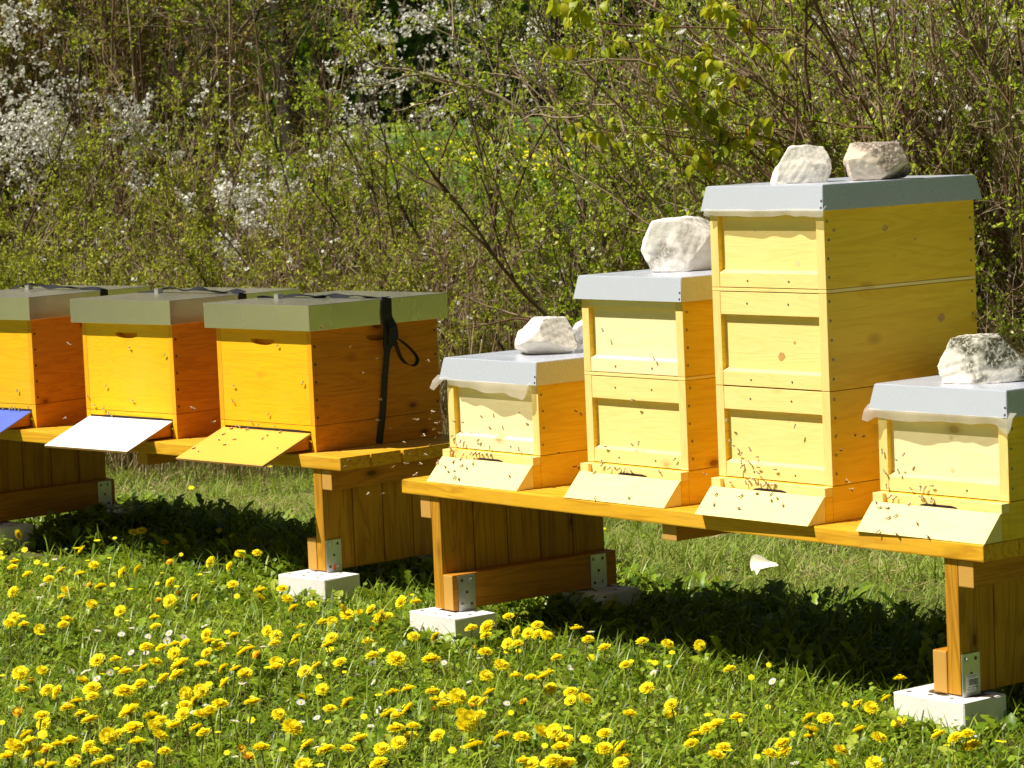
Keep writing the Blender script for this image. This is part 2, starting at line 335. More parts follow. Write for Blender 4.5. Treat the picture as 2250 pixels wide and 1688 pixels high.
def rots(yaw, tilt, roll=None):
    """local +y is 'along leaf', +z normal. tilt raises y axis; yaw about world z; roll about own axis"""
    n = len(yaw); roll = np.zeros(n) if roll is None else roll
    def m(a, ax):
        c, s = np.cos(a), np.sin(a); o = np.zeros((n, 3, 3)); i, j = [(1, 2), (2, 0), (0, 1)][ax]
        o[:, ax, ax] = 1; o[:, i, i] = c; o[:, j, j] = c; o[:, i, j] = -s; o[:, j, i] = s; return o
    return m(yaw, 2) @ m(tilt, 0) @ m(roll, 1)
def blade(seg=3, w=.05, curve=.5):
    V, F = [], []
    for i in range(seg):
        t = i / seg; hw = w * (1 - t ** 1.5) * .5 + w * .08; V += [(-hw, t - curve * t * t * .25, -curve * t * t * .5), (hw, t - curve * t * t * .25, -curve * t * t * .5)]
    V.append((0, 1 - curve * .25, -curve * .5))
    for i in range(seg - 1): F.append((2 * i, 2 * i + 1, 2 * i + 3, 2 * i + 2))
    F.append((2 * seg - 2, 2 * seg - 1, 2 * seg)); return V, F
def broad(widths, fold=.25, curve=.5, wscale=1.0):
    n = len(widths) - 1; V, F = [], []
    for i, w_ in enumerate(widths):
        t = i / n; y = t - curve * t * t * .2; z = -curve * t * t * .45; w_ = w_ * wscale
        V += [(-w_, y, z + w_ * fold), (0, y, z), (w_, y, z + w_ * fold)]
    for i in range(n):
        a = 3 * i; F += [(a, a + 1, a + 4, a + 3), (a + 1, a + 2, a + 5, a + 4)]
    return V, F
T_BLADE = blade(4, .05, .7); T_GRASS = blade(3, .035, .9)
T_DAND = broad([.02, .05, .03, .10, .05, .14, .07, .17, .09, .15, .02], .3, .8)
T_OVAL = broad([.02, .2, .27, .2, .0], .35, .5)
T_ROUND = broad([.05, .38, .48, .34, .05], .2, .3)
T_DIAM = ([(0, 0, 0), (-.27, .5, .07), (0, 1, -.1), (.27, .5, .07), (0, .5, -.02)], [(0, 4, 1), (4, 2, 1), (0, 3, 4), (3, 2, 4)])
T_FLAT = ([(0, 0, 0), (-.28, .45, .06), (0, 1, -.08), (.28, .45, .06)], [(0, 3, 2, 1)])
def blossom_T():
    V, F = [(0, 0, 0)], []
    for k in range(5):
        a = k * 2 * math.pi / 5; 
        for da, r in ((-.5, .75), (0, 1.0), (.5, .75)): V.append((math.cos(a + da) * r * .5, math.sin(a + da) * r * .5, .12 * r))
        F.append((0, 1 + 3 * k, 2 + 3 * k, 3 + 3 * k))
    return V, F
T_BLOS = blossom_T()
def tubes(P, Rd, sides=4, rnd=None):
    """P (n,m,3) polylines, Rd (n,m) radii"""
    n, m, _ = P.shape; T = np.zeros_like(P); T[:, 1:-1] = P[:, 2:] - P[:, :-2]; T[:, 0] = P[:, 1] - P[:, 0]; T[:, -1] = P[:, -1] - P[:, -2]
    T /= np.linalg.norm(T, axis=2, keepdims=True) + 1e-9
    ref = np.where(np.abs(T[:, :1, 2:3]) > .8, np.array([1., 0, 0]), np.array([0, 0, 1.])); ref = np.broadcast_to(ref, P.shape)
    A = np.cross(T, ref); A /= np.linalg.norm(A, axis=2, keepdims=True) + 1e-9; B = np.cross(T, A)
    an = np.arange(sides) * 2 * np.pi / sides
    V = P[:, :, None] + Rd[:, :, None, None] * (A[:, :, None] * np.cos(an)[None, None, :, None] + B[:, :, None] * np.sin(an)[None, None, :, None])
    k = np.arange(sides); k2 = (k + 1) % sides; base = (np.arange(n)[:, None, None] * m + np.arange(m - 1)[None, :, None]) * sides
    F = np.stack([base + k, base + k2, base + sides + k2, base + sides + k], -1).reshape(-1, 4)
    r = rng.random(n) if rnd is None else rnd
    return V.reshape(-1, 3), [F], np.repeat(r, m * sides)
def curve_pts(P, m):
    """resample a coarse polyline smoothly (Catmull-Rom) to m points"""
    P = np.asarray(P, float); n = len(P); t = np.linspace(0, n - 1 - 1e-6, m); i = t.astype(int); f = (t - i)[:, None]
    g = lambda k: P[np.clip(k, 0, n - 1)]
    a, b, c, d = g(i - 1), g(i), g(i + 1), g(i + 2)
    return .5 * ((2 * b) + (-a + c) * f + (2 * a - 5 * b + 4 * c - d) * f ** 2 + (-a + 3 * b - 3 * c + d) * f ** 3)
def gz(x, y):
    x = np.asarray(x, float); y = np.asarray(y, float)
    h = np.interp(y, [16, 20, 25, 30, 40, 55, 80, 110, 130, 180, 260, 400], [0, .12, .50, .88, .98, 1.05, 1.18, 1.30, 1.6, 9, 38, 90])
    return h + .012 * np.sin(x * 2.1 + y) + .010 * np.sin(x * 4.3 - y * 3.1)
# ---- measured positions (mm / cm)
DAND=[(-992,7526,104,26),(-126,7098,67,25),(-953,7279,110,24),(-646,6930,99,23),(57,6762,97,22),(-729,8294,97,26),(-1308,7751,71,25),(-570,7294,93,24),(-1039,7803,105,25),(-950,8322,77,26),(-151,7334,70,23),(86,6777,87,21),(1015,6866,68,22),(215,6850,103,21),(657,6938,107,21),(-394,7065,104,21),(76,6884,101,20),(-346,8168,95,24),(-256,8308,64,24),(-949,7629,67,22),(-473,7037,88,21),(-344,6919,76,20),(-1220,7145,108,21),(-1238,7154,80,21),(-1152,8006,79,23),(-170,7553,104,21),(-138,7328,90,21),(-59,7164,76,20),(34,7085,100,20),(-687,7570,107,21),(-316,7255,88,20),(-285,7275,60,20),(-509,6808,101,19),(179,7001,71,19),(421,6715,104,18),(593,6918,61,18),(-1090,7502,93,20),(-342,7438,86,20),(-294,7516,82,20),(-627,7069,93,19),(-935,7201,92,19),(-1018,7301,92,19),(-419,8993,78,23),(-1368,8174,99,21),(-887,8301,77,21),(-938,8129,84,21),(-772,8312,107,21),(-913,7478,87,19),(-779,7669,87,20),(-518,7076,94,18),(-100,8570,104,22),(-13,7192,67,18),(445,7030,110,18),(812,6934,82,17),(944,6884,94,17),(775,6711,72,17),(-1188,10282,79,26),(-61,8149,69,20),(-1190,8409,85,20),(-1027,8035,80,19),(-882,7537,63,18),(-676,7078,91,17),(-1175,7299,66,18),(-1149,7104,68,17),(-3,7602,70,18),(400,7112,71,17),(687,7274,66,17),(-856,7948,72,19),(-238,7757,79,18),(64,7049,108,16),(77,7097,79,16),(8,6764,92,16),(-1068,8542,93,19),(-665,8081,101,18),(-1209,7507,107,17),(-1223,7621,66,17),(-884,7794,63,18),(-303,7823,75,18),(-1114,7326,78,17),(187,7207,63,16),(704,7065,107,16),(772,6965,96,16),(893,7199,60,16),(431,7189,69,16),(-1113,9553,65,21),(-834,9661,69,21),(-1040,8233,86,18),(-1359,8132,61,18),(-1279,8065,70,18),(-750,8087,88,18),(-670,8158,101,18),(-1183,7760,77,17),(-861,7546,89,17),(-811,7490,98,16),(-337,7671,95,17),(-202,7479,99,16),(-305,7137,77,16),(-211,7101,98,16),(-340,7001,93,15),(-883,7218,103,16),(-1215,7298,103,16),(-1194,7213,104,16),(-1135,7083,105,16),(-1068,7101,79,16),(-995,6953,96,15),(-903,7076,61,15),(118,7719,70,17),(147,7555,84,16),(307,7565,101,16),(-90,7685,83,16),(249,7218,106,15),(208,6734,93,14),(589,6932,80,15),(547,6769,91,15),(-1234,10535,114,22),(-520,8977,91,19),(-363,9123,99,19),(-1085,8192,88,17),(-1333,8138,80,17),(-593,8140,77,17),(-456,7689,73,16),(-1046,7158,96,15),(-104,8213,96,17),(222,6839,85,14),(660,7010,77,14),(702,6729,102,14),(-808,9343,97,19),(-1190,8103,84,17),(-1226,7890,97,16),(-983,8194,65,17),(-787,7910,97,16),(-551,8459,91,17),(-418,8327,79,17),(-896,7947,67,16),(-1173,7856,74,16),(-813,7398,81,15),(-323,7510,68,15),(-893,8575,95,17),(-567,8237,73,16),(-499,8185,89,16),(-778,7235,102,14),(156,8689,67,17),(48,7740,109,15),(-157,7414,85,14),(-1461,10020,95,19),(-1370,9848,75,19),(-1336,10157,76,19),(-1032,8604,78,16),(-980,8450,89,16),(-1014,8294,93,16),(-494,7575,80,14),(837,7286,83,14),(-23,8023,61,15),(386,7064,61,13),(-1660,9872,68,18),(-1299,10287,62,19),(-1055,10317,75,19),(-1120,9313,104,17),(-1531,9008,104,16),(-1136,7892,79,14),(-772,8055,106,15),(-762,8391,102,15),(-550,8664,76,16),(-1132,7648,81,14),(-909,7341,104,13),(-788,7494,107,14),(-183,7565,98,14),(-226,7377,104,13),(-422,7042,87,13),(-1005,7369,80,13),(-1046,7253,64,13),(-1060,6996,93,13),(-1114,7014,82,13),(-147,8658,88,15),(-102,8013,67,14),(92,7047,85,13),(-10,6773,99,12),(446,6841,95,12),(978,6864,91,12),(677,6686,81,12),(-640,8523,103,15),(-871,8636,71,15),(-809,7667,60,13),(-859,7106,87,12),(-1195,7200,74,13),(-16,8576,87,14),(42,8492,91,14),(223,8273,83,14),(529,7745,106,13),(17,7756,103,13),(-105,7482,100,13),(504,7194,93,12),(-1086,9592,81,16),(-1238,9304,80,16),(-1565,9295,75,16),(-726,9344,88,16),(-483,8995,90,15),(-439,9028,64,15),(-722,8811,66,15),(-627,8234,84,14),(-439,8699,89,15),(-235,8811,86,15),(-312,8607,80,14),(-859,7827,69,13),(-271,7172,108,12),(-615,7473,93,13),(-1149,7342,67,12),(-1827,11027,104,18),(-1751,10474,82,17),(-1569,10327,66,17),(-1567,10037,80,16),(-1377,9659,109,16),(-955,10337,96,17),(328,8288,93,14),(355,7325,105,12),(354,7432,61,12),(-1133,9770,93,16),(-1386,9178,80,15),(-750,9489,98,15),(-319,9110,99,15),(-445,8637,65,14),(-525,7785,93,13),(-42,8358,91,13),(66,7766,73,12),(-1501,10383,126,16),(-940,10398,71,16),(-892,10301,101,16),(-1013,9386,98,14),(-1327,9314,102,14),(-684,9051,106,14),(-533,8982,108,14),(-229,7607,85,12),(-39,8864,82,14),(-105,8622,71,13),(44,8783,68,13),(15,8435,105,13),(67,8389,104,13),(-139,8360,81,13),(395,8235,93,13),(269,7937,95,12),(-127,7508,100,12),(-132,7396,106,11),(956,7654,80,12),(889,7402,81,11),(1006,6856,100,11),(815,7370,76,11),(-1733,10319,84,15),(-1639,10049,97,15),(-1361,10694,137,16),(-921,9652,94,14),(-446,8942,109,13),(-402,9042,70,13),(-906,8635,108,13),(-883,8400,95,12),(-990,8560,94,12),(-1151,8495,70,12),(-817,8187,87,12),(-249,8656,68,13),(-581,7807,70,11),(-988,7056,84,10),(-15,8268,105,12),(89,8072,97,12),(181,8368,92,12),(66,7992,72,11),(-114,7380,88,11),(-1328,10658,148,15),(-1479,9811,75,14),(-1484,9759,60,14),(-1101,9050,67,13),(-1373,9018,91,13),(-567,9006,68,12),(-653,8905,71,12),(-835,8719,85,12),(-982,8758,63,12),(-1325,8278,87,11),(-712,8633,73,12),(486,8280,78,11),(113,7504,90,10),(-1438,10197,99,13),(-964,10047,97,13),(-1111,9114,84,12),(-1513,9158,74,12),(-1454,9080,70,12),(-648,9324,70,12),(-582,8792,103,12),(-749,8847,75,12),(-875,8659,87,11),(-395,8395,82,11),(-399,7395,94,10),(-578,7090,84,9),(-1728,10559,112,13),(-1661,10398,89,13),(-1647,10495,65,13),(-1485,10648,122,14),(-172,8742,74,11),(401,8127,89,10),(95,7196,86,9),(589,7810,72,10),(-1255,9690,89,12),(-1529,9236,88,11),(-1427,8230,86,10),(-1317,7553,87,9),(-760,7390,72,9),(-487,7381,88,9),(338,8078,77,9),(40,6943,97,9),(-1310,9693,105,11),(-882,9368,101,11),(-1134,8376,66,10),(-1093,9586,107,10),(-852,8697,102,10),(-970,7132,93,9),(654,8032,62,9),(-37,7411,85,9),(768,7227,107,9),(747,7220,62,9),(523,6844,71,9),(630,7124,62,9),(-1792,10469,100,11),(-1491,10425,84,11),(-1208,10180,65,10),(-341,9491,63,10),(-720,7191,61,9),(-995,9746,93,9),(-1182,9022,95,9),(-47,8353,70,9),(287,8042,86,9),(1067,6800,93,9),(-1414,10410,92,9),(-1053,9926,92,9),(-547,8041,77,9),(-1422,10641,129,9),(-1164,10395,95,9),(-1193,9916,70,9),(383,7965,82,9)]
DAISY=[(-1507,8896,56),(-1300,8971,57),(-1200,9010,56),(-1172,9044,68),(-1276,9046,64),(-1044,8899,72),(-997,8852,67),(-1112,8947,57),(-1046,8855,58),(-961,9116,53),(-859,8768,56),(-805,8748,65),(-744,8618,68),(-1130,8680,57),(-1084,8655,58),(-1195,8538,70),(-1079,8366,73),(-1271,8441,52),(-1233,8418,51),(-1212,8351,68),(-1173,8254,62),(-1149,8351,60),(-1000,8075,65),(-937,7801,69),(-836,7853,51),(-847,7652,74),(-730,7516,73),(-528,7579,60),(-564,7528,61),(-375,7668,56),(-385,7424,64),(-326,7655,55),(-403,8020,63),(-754,8042,72),(-617,7818,62),(-579,7741,70),(-220,8313,54),(-416,8256,72),(-453,8182,53),(-639,8798,55),(-1049,10126,68),(-969,10209,57),(-1573,9836,52),(-1604,10121,52),(-1631,10593,69),(-1617,9614,50),(-702,7187,51),(-504,7147,73),(-219,8231,69),(-121,8336,59),(-147,8012,54),(-47,7604,71),(195,8625,69),(128,8103,66),(342,7980,63),(642,7790,63),(1121,7046,74),(1041,7004,63),(608,6844,52)]
BEES=[('B0',2,-230,8921,538,-56,-45,70),('B0',2,-207,8887,535,-56,-45,70),('B0',2,-180,8877,549,-56,-45,70),('B0',2,-157,8862,558,-56,-45,70),('B0',2,-151,8867,567,-56,-45,70),('B0',2,-122,8805,550,-56,-45,70),('B0',2,-118,8818,561,-56,-45,70),('B0',2,-197,8855,522,-56,-45,70),('B0',2,-181,8841,526,-56,-45,70),('B0',2,-179,8810,507,-56,-45,70),('B0',2,-166,8792,505,-56,-45,70),('B0',2,-158,8833,539,-56,-45,70),('B0',2,-142,8810,537,-56,-45,70),('B0',2,-18,8641,527,-56,-45,70),('B0',0,-177,8933,602,-78,-63,0),('B0',0,-157,8908,605,-78,-63,0),('B0',0,-147,8897,600,-78,-63,0),('B0',0,-104,8844,612,-78,-63,0),('B0',0,-71,8802,592,-78,-63,0),('B0',0,13,8698,598,-78,-63,0),('B0',0,-91,8828,682,-78,-63,0),('B0',0,-55,8782,687,-78,-63,0),('B0',0,-149,8900,661,-78,-63,0),('B0',0,-175,8931,662,-78,-63,0),('B0',0,-182,8940,618,-78,-63,0),('B0',0,18,8693,703,-78,-63,0),('B0',2,-128,8848,573,-56,-45,70),('B0',2,-118,8835,572,-56,-45,70),('B0',2,-108,8823,572,-56,-45,70),('B0',2,-95,8807,572,-56,-45,70),('B0',2,-82,8793,574,-56,-45,70),('B0',2,-70,8776,573,-56,-45,70),('B0',0,-187,8920,583,-78,-63,0),('B0',2,-183,8908,567,-56,-45,70),('B0',1,166,8702,701,63,-78,0),('B0',1,182,8715,689,63,-78,0),('B0',1,113,8660,587,63,-78,0),('B0',1,159,8697,541,63,-78,0),('B0',1,169,8705,535,63,-78,0),('B0',1,199,8729,567,63,-78,0),('B1',0,257,8374,954,-78,-62,0),('B1',0,388,8208,882,-78,-62,0),('B1',0,330,8281,765,-78,-62,0),('B1',0,253,8378,629,-78,-62,0),('B1',0,324,8288,640,-78,-62,0),('B1',0,340,8269,645,-78,-62,0),('B1',0,430,8155,610,-78,-62,0),('B1',0,239,8395,585,-78,-62,0),('B1',0,241,8367,581,-78,-62,0),('B1',2,217,8374,557,-56,-45,70),('B1',2,259,8343,571,-56,-45,70),('B1',2,274,8329,574,-56,-45,70),('B1',2,285,8312,572,-56,-45,70),('B1',2,299,8290,570,-56,-45,70),('B1',2,314,8274,571,-56,-45,70),('B1',0,390,8180,576,-78,-62,0),('B1',2,215,8286,499,-56,-45,70),('B1',2,302,8190,508,-56,-45,70),('B1',1,494,8137,571,62,-78,0),('B2',0,559,7948,733,-78,-63,0),('B2',0,575,7928,666,-78,-63,0),('B2',0,565,7941,678,-78,-63,0),('B2',0,613,7881,662,-78,-63,0),('B2',0,592,7907,645,-78,-63,0),('B2',0,592,7907,624,-78,-63,0),('B2',0,592,7908,612,-78,-63,0),('B2',0,596,7902,589,-78,-63,0),('B2',0,632,7858,615,-78,-63,0),('B2',0,630,7860,601,-78,-63,0),('B2',0,670,7811,613,-78,-63,0),('B2',0,720,7749,729,-78,-63,0),('B2',0,587,7914,656,-78,-63,0),('B2',0,611,7884,627,-78,-63,0),('B2',0,599,7873,576,-78,-63,0),('B2',0,605,7866,583,-78,-63,0),('B2',0,614,7880,584,-78,-63,0),('B2',0,620,7847,584,-78,-63,0),('B2',0,629,7836,577,-78,-63,0),('B2',0,644,7818,583,-78,-63,0),('B2',2,643,7818,572,-56,-45,70),('B2',2,651,7811,574,-56,-45,70),('B2',2,662,7797,574,-56,-45,70),('B2',2,668,7793,575,-56,-45,70),('B2',2,561,7917,570,-56,-45,70),('B2',2,522,7917,540,-56,-45,70),('B2',2,515,7895,519,-56,-45,70),('B2',2,581,7848,542,-56,-45,70),('B2',2,571,7820,516,-56,-45,70),('B2',2,622,7813,552,-56,-45,70),('B2',2,656,7775,554,-56,-45,70),('B2',2,653,7755,539,-56,-45,70),('B2',2,668,7747,546,-56,-45,70),('B2',2,679,7714,533,-56,-45,70),('B2',0,629,7862,642,-78,-63,0),('B2',1,853,7694,708,63,-78,0),('B2',1,876,7712,702,63,-78,0),('B2',1,812,7660,674,63,-78,0),('B2',1,825,7671,593,63,-78,0),('B2',1,835,7679,571,63,-78,0),('B2',1,800,7650,715,63,-78,0),('B3',0,914,7523,683,-77,-64,0),('B3',0,918,7518,632,-77,-64,0),('B3',0,921,7515,596,-77,-64,0),('B3',0,961,7467,679,-77,-64,0),('B3',0,942,7489,665,-77,-64,0),('B3',0,948,7483,636,-77,-64,0),('B3',0,974,7451,594,-77,-64,0),('B3',0,994,7428,595,-77,-64,0),('B3',0,1004,7415,600,-77,-64,0),('B3',0,1017,7400,606,-77,-64,0),('B3',0,991,7406,579,-77,-64,0),('B3',0,1013,7379,576,-77,-64,0),('B3',0,996,7399,578,-77,-64,0),('B3',2,925,7483,572,-55,-46,70),('B3',2,936,7469,570,-55,-46,70),('B3',2,1015,7376,572,-55,-46,70),('B3',2,896,7480,546,-55,-46,70),('B3',2,892,7501,556,-55,-46,70),('B3',2,911,7432,526,-55,-46,70),('B3',2,928,7420,532,-55,-46,70),('B3',2,913,7462,547,-55,-46,70),('B3',2,972,7350,520,-55,-46,70),('B3',2,963,7420,559,-55,-46,70),('B3',2,884,7417,495,-55,-46,70),('B3',2,922,7372,496,-55,-46,70),('B3',2,988,7295,497,-55,-46,70),('A2',0,-763,9946,834,-74,-67,0),('A2',0,-930,10128,693,-74,-67,0),('A2',0,-935,10134,644,-74,-67,0),('A2',0,-679,9854,715,-74,-67,0),('A2',0,-808,9996,605,-74,-67,0),('A2',0,-927,10126,561,-74,-67,0),('A2',0,-911,10108,557,-74,-67,0),('A2',2,-887,10069,549,-29,-26,92),('A2',2,-946,10134,548,-29,-26,92),('A2',0,-873,10067,581,-74,-67,0),('A2',0,-846,10037,565,-74,-67,0),('A2',0,-787,9972,568,-74,-67,0),('A2',2,-765,9940,550,-29,-26,92),('A2',2,-825,9939,531,-29,-26,92),('A2',2,-769,9812,512,-29,-26,92),('A2',2,-1065,10073,494,-29,-26,92),('A2',2,-1048,10031,487,-29,-26,92),('A2',2,-967,10106,534,-29,-26,92),('A2',2,-982,10072,520,-29,-26,92),('A2',2,-927,10023,523,-29,-26,92),('A2',2,-959,10005,508,-29,-26,92),('A2',2,-812,9957,540,-29,-26,92),('A1',0,-1331,10607,803,-71,-71,0),('A1',0,-1193,10470,780,-71,-71,0),('A1',0,-1433,10708,661,-71,-71,0),('A1',0,-1330,10606,618,-71,-71,0),('A1',0,-1485,10760,592,-71,-71,0),('A1',0,-1508,10783,622,-71,-71,0),('A1',0,-1446,10721,583,-71,-71,0),('A1',0,-1426,10701,566,-71,-71,0),('A1',0,-1414,10689,561,-71,-71,0),('A0',0,-1812,11117,627,-65,-76,0),('A0',2,-1875,11178,554,-26,-30,92),('A0',0,-1847,11147,554,-65,-76,0),('A0',0,-1825,11128,561,-65,-76,0),('A0',0,-1808,11113,554,-65,-76,0),('A0',2,-1797,11112,555,-26,-30,92),('A0',0,-1768,11079,563,-65,-76,0),('A0',0,-1838,11139,562,-65,-76,0),('F',3,-551,8930,955,0,0,100),('F',3,-480,9138,878,0,0,100),('F',3,-404,9193,834,0,0,100),('F',3,-250,9151,825,0,0,100),('F',3,-400,9197,710,0,0,100),('F',3,-438,9018,807,0,0,100),('F',3,-239,9048,680,0,0,100),('F',3,-248,9006,663,0,0,100),('F',3,-228,9049,646,0,0,100),('F',3,-237,9007,632,0,0,100),('F',3,-241,9234,583,0,0,100),('F',3,-295,8959,670,0,0,100),('F',3,-287,8983,665,0,0,100),('F',3,-334,9186,577,0,0,100),('F',3,-316,9059,555,0,0,100),('F',3,-266,9037,553,0,0,100),('F',3,-290,9290,498,0,0,100),('F',3,-334,9258,504,0,0,100),('F',3,-364,8988,526,0,0,100),('F',3,-440,8962,452,0,0,100),('F',3,-400,9097,435,0,0,100),('F',3,-272,9130,602,0,0,100),('F',3,-299,9039,495,0,0,100),('F',3,-220,9137,238,0,0,100),('F',3,-372,9171,624,0,0,100),('F',3,-225,9226,597,0,0,100),('F',3,-404,8997,668,0,0,100),('F',3,-1330,9158,922,0,0,100),('F',3,-1320,8923,719,0,0,100),('F',3,-942,8926,733,0,0,100),('F',3,-882,8922,690,0,0,100),('F',3,-492,8947,558,0,0,100),('F',3,-517,9213,509,0,0,100),('F',3,-224,9048,534,0,0,100),('F',3,-254,9097,574,0,0,100)]
BL_left=[(-257,1660,156,18),(-244,1660,173,15),(-228,1660,180,9),(-265,1660,142,15),(-247,1660,153,15),(-266,1660,179,10),(-254,1660,206,15),(-263,1660,222,8),(-248,1660,221,8),(-269,1660,164,15),(-258,1660,134,10)]
BL_mid=[(-201,1640,164,11),(-195,1640,151,12),(-186,1640,166,7),(-135,1640,155,9),(-161,1640,175,6),(-162,1640,162,5),(-196,1640,126,7),(-175,1640,143,6)]
BL_mid2=[(-139,1560,123,9),(-130,1560,116,12),(-118,1560,125,12),(-111,1560,120,9),(-126,1560,106,9),(-163,1560,117,7),(-145,1560,93,8)]
BL_ctr=[(-75,1560,170,14),(-65,1560,189,17),(-50,1560,197,14),(-86,1560,142,12),(-71,1560,151,12),(-34,1560,201,14),(-17,1560,205,14),(-54,1560,174,12),(-28,1560,180,14),(-14,1560,163,12),(20,1560,178,14),(25,1560,190,12),(-3,1560,205,9),(-77,1560,128,9),(-36,1560,155,9)]
BL_right=[(196,1460,193,11),(204,1460,180,11),(171,1460,183,13),(218,1460,188,9),(183,1460,196,9),(244,1460,182,9),(156,1460,191,7),(138,1460,172,6)]
GUIDE=[[(-63,14600,584),(-49,14600,715),(-30,14600,848),(12,14600,1016),(71,14600,1223),(145,14600,1363),(200,14600,1478),(305,14600,1606),(363,14600,1755),(419,14600,1956),(461,14600,2170)],[(383,14300,456),(372,14300,628),(367,14300,804),(370,14300,1093),(388,14300,1340),(429,14300,1608),(503,14300,1859),(546,14300,2132)],[(286,14500,1757),(229,14500,1800),(123,14500,1854),(54,14500,1990),(-9,14500,2100),(-57,14500,2230)],[(167,14600,1469),(38,14600,1617),(-94,14600,1682),(-259,14600,1732),(-424,14600,1789),(-597,14600,1805)],[(300,14600,1702),(263,14600,1855),(234,14600,1942),(184,14600,2095),(169,14600,2203)],[(-48,15000,692),(-57,15000,1007),(-23,15000,1274),(-44,15000,1565),(1,15000,1830),(0,15000,2074)],[(-624,14900,789),(-617,14900,1079),(-638,14900,1213),(-689,14900,1304),(-739,14900,1417),(-822,14900,1554)],[(-288,14900,819),(-425,14900,981),(-507,14900,1141),(-532,14900,1320),(-599,14900,1566),(-657,14900,1746),(-680,14900,1923)],[(-840,15000,816),(-854,15000,996),(-863,15000,1175),(-889,15000,1422),(-914,15000,1602)]]
TRUNKBG=[[(-979,22000,1642),(-1006,22000,1904),(-1004,22000,2099),(-995,22000,2424),(-978,22000,3071)],[(-1372,18000,1591),(-1324,18000,1747),(-1322,18000,1888),(-1364,18000,2023),(-1463,18000,2067),(-1660,18000,2142)],[(-1789,18500,1614),(-1723,18500,1831),(-1616,18500,2045),(-1484,18500,2204),(-1340,18500,2334)]]
RSTEM=[[(2063,13200,745),(1855,13200,1050),(1686,13200,1333),(1536,13200,1555),(1384,13200,1738),(1193,13200,1883),(1000,13200,1988)],[(2185,13200,858),(1977,13200,1183),(1788,13200,1446),(1579,13200,1671),(1428,13200,1873),(1316,13200,2053)],[(1770,13200,876),(1624,13200,1237),(1530,13200,1399),(1478,13200,1597),(1386,13200,1796),(1236,13200,1998)],[(2070,13200,982),(2081,13200,1375),(2070,13200,1670),(2017,13200,1848),(1983,13200,2025)],[(2130,13200,1019),(2123,13200,1452),(2111,13200,1727),(2110,13200,2019)],[(1911,13200,949),(1885,13200,1383),(1876,13200,1737),(1865,13200,2030)],[(1561,13200,1122),(1298,13200,1507),(1087,13200,1672),(914,13200,1777)],[(1463,13200,1146),(1371,13200,1346),(1181,13200,1551),(1027,13200,1636)],[(2214,13200,460),(2123,13200,742),(2047,13200,864),(1917,13200,1146),(1727,13200,1390)],[(2261,13200,736),(2150,13200,1018),(1998,13200,1221),(1770,13200,1506),(1622,13200,1786)]]
CHERRY=[[(1234,12600,1359),(1047,12600,1414),(860,12600,1440),(654,12600,1459),(468,12600,1495),(290,12600,1527)],[(1056,12600,1647),(945,12600,1708),(760,12600,1781),(574,12600,1817),(387,12600,1829),(284,12600,1820)],[(1124,12600,1439),(1014,12600,1537),(867,12600,1618),(720,12600,1718),(610,12600,1769)],[(1172,12600,1754),(1044,12600,1834),(953,12600,1931),(882,12600,2027)],[(935,12600,1428),(826,12600,1526),(716,12600,1596),(606,12600,1657)],[(485,12600,1933),(393,12600,1974),(282,12600,1997)],[(1009,12600,1387),(933,12600,1372),(857,12600,1347),(781,12600,1341)],[(2097,12600,625),(2088,12600,644),(2070,12600,654)]]
# ------------------------------------------------------------------ ground
def build_ground():
    xs = np.concatenate([np.linspace(-400, -60, 18), np.linspace(-55, -6, 50), np.linspace(-5.8, 5.8, 90), np.linspace(6, 55, 50), np.linspace(60, 400, 18)])
    ys = np.concatenate([np.linspace(-120, 3, 40), np.linspace(3.2, 20, 130), np.linspace(20.5, 60, 60), np.linspace(62, 400, 60)])
    X, Y = np.meshgrid(xs, ys); Z = gz(X, Y) + rng.normal(0, .004, X.shape) * (np.abs(Y - 10) < 9)
    V = np.stack([X.ravel(), Y.ravel(), Z.ravel()], 1); nx = len(xs)
    i = (np.arange(len(ys) - 1)[:, None] * nx + np.arange(nx - 1)[None]).ravel()
    F = np.stack([i, i + 1, i + nx + 1, i + nx], 1)
    o = link('meadow_ground', npmesh('meadow_ground', V, [F], smooth=True), MAT['ground']); tag(o, kind='structure')
build_ground()
_DISC = {}
def disc_obj(name, c, n, r, th, mat, parent, seg=10):
    key = (name, tuple(round(t, 3) for t in n), r, th, mat.name)
    if key not in _DISC:
        bm = bmesh.new(); disc(bm, (0, 0, 0), n, r, th, seg); me = bpy.data.meshes.new(name); bm.to_mesh(me); bm.free(); me.materials.append(mat); _DISC[key] = me
    o = bpy.data.objects.new(name, _DISC[key]); COL.objects.link(o); o.parent = parent; o.location = c; return o
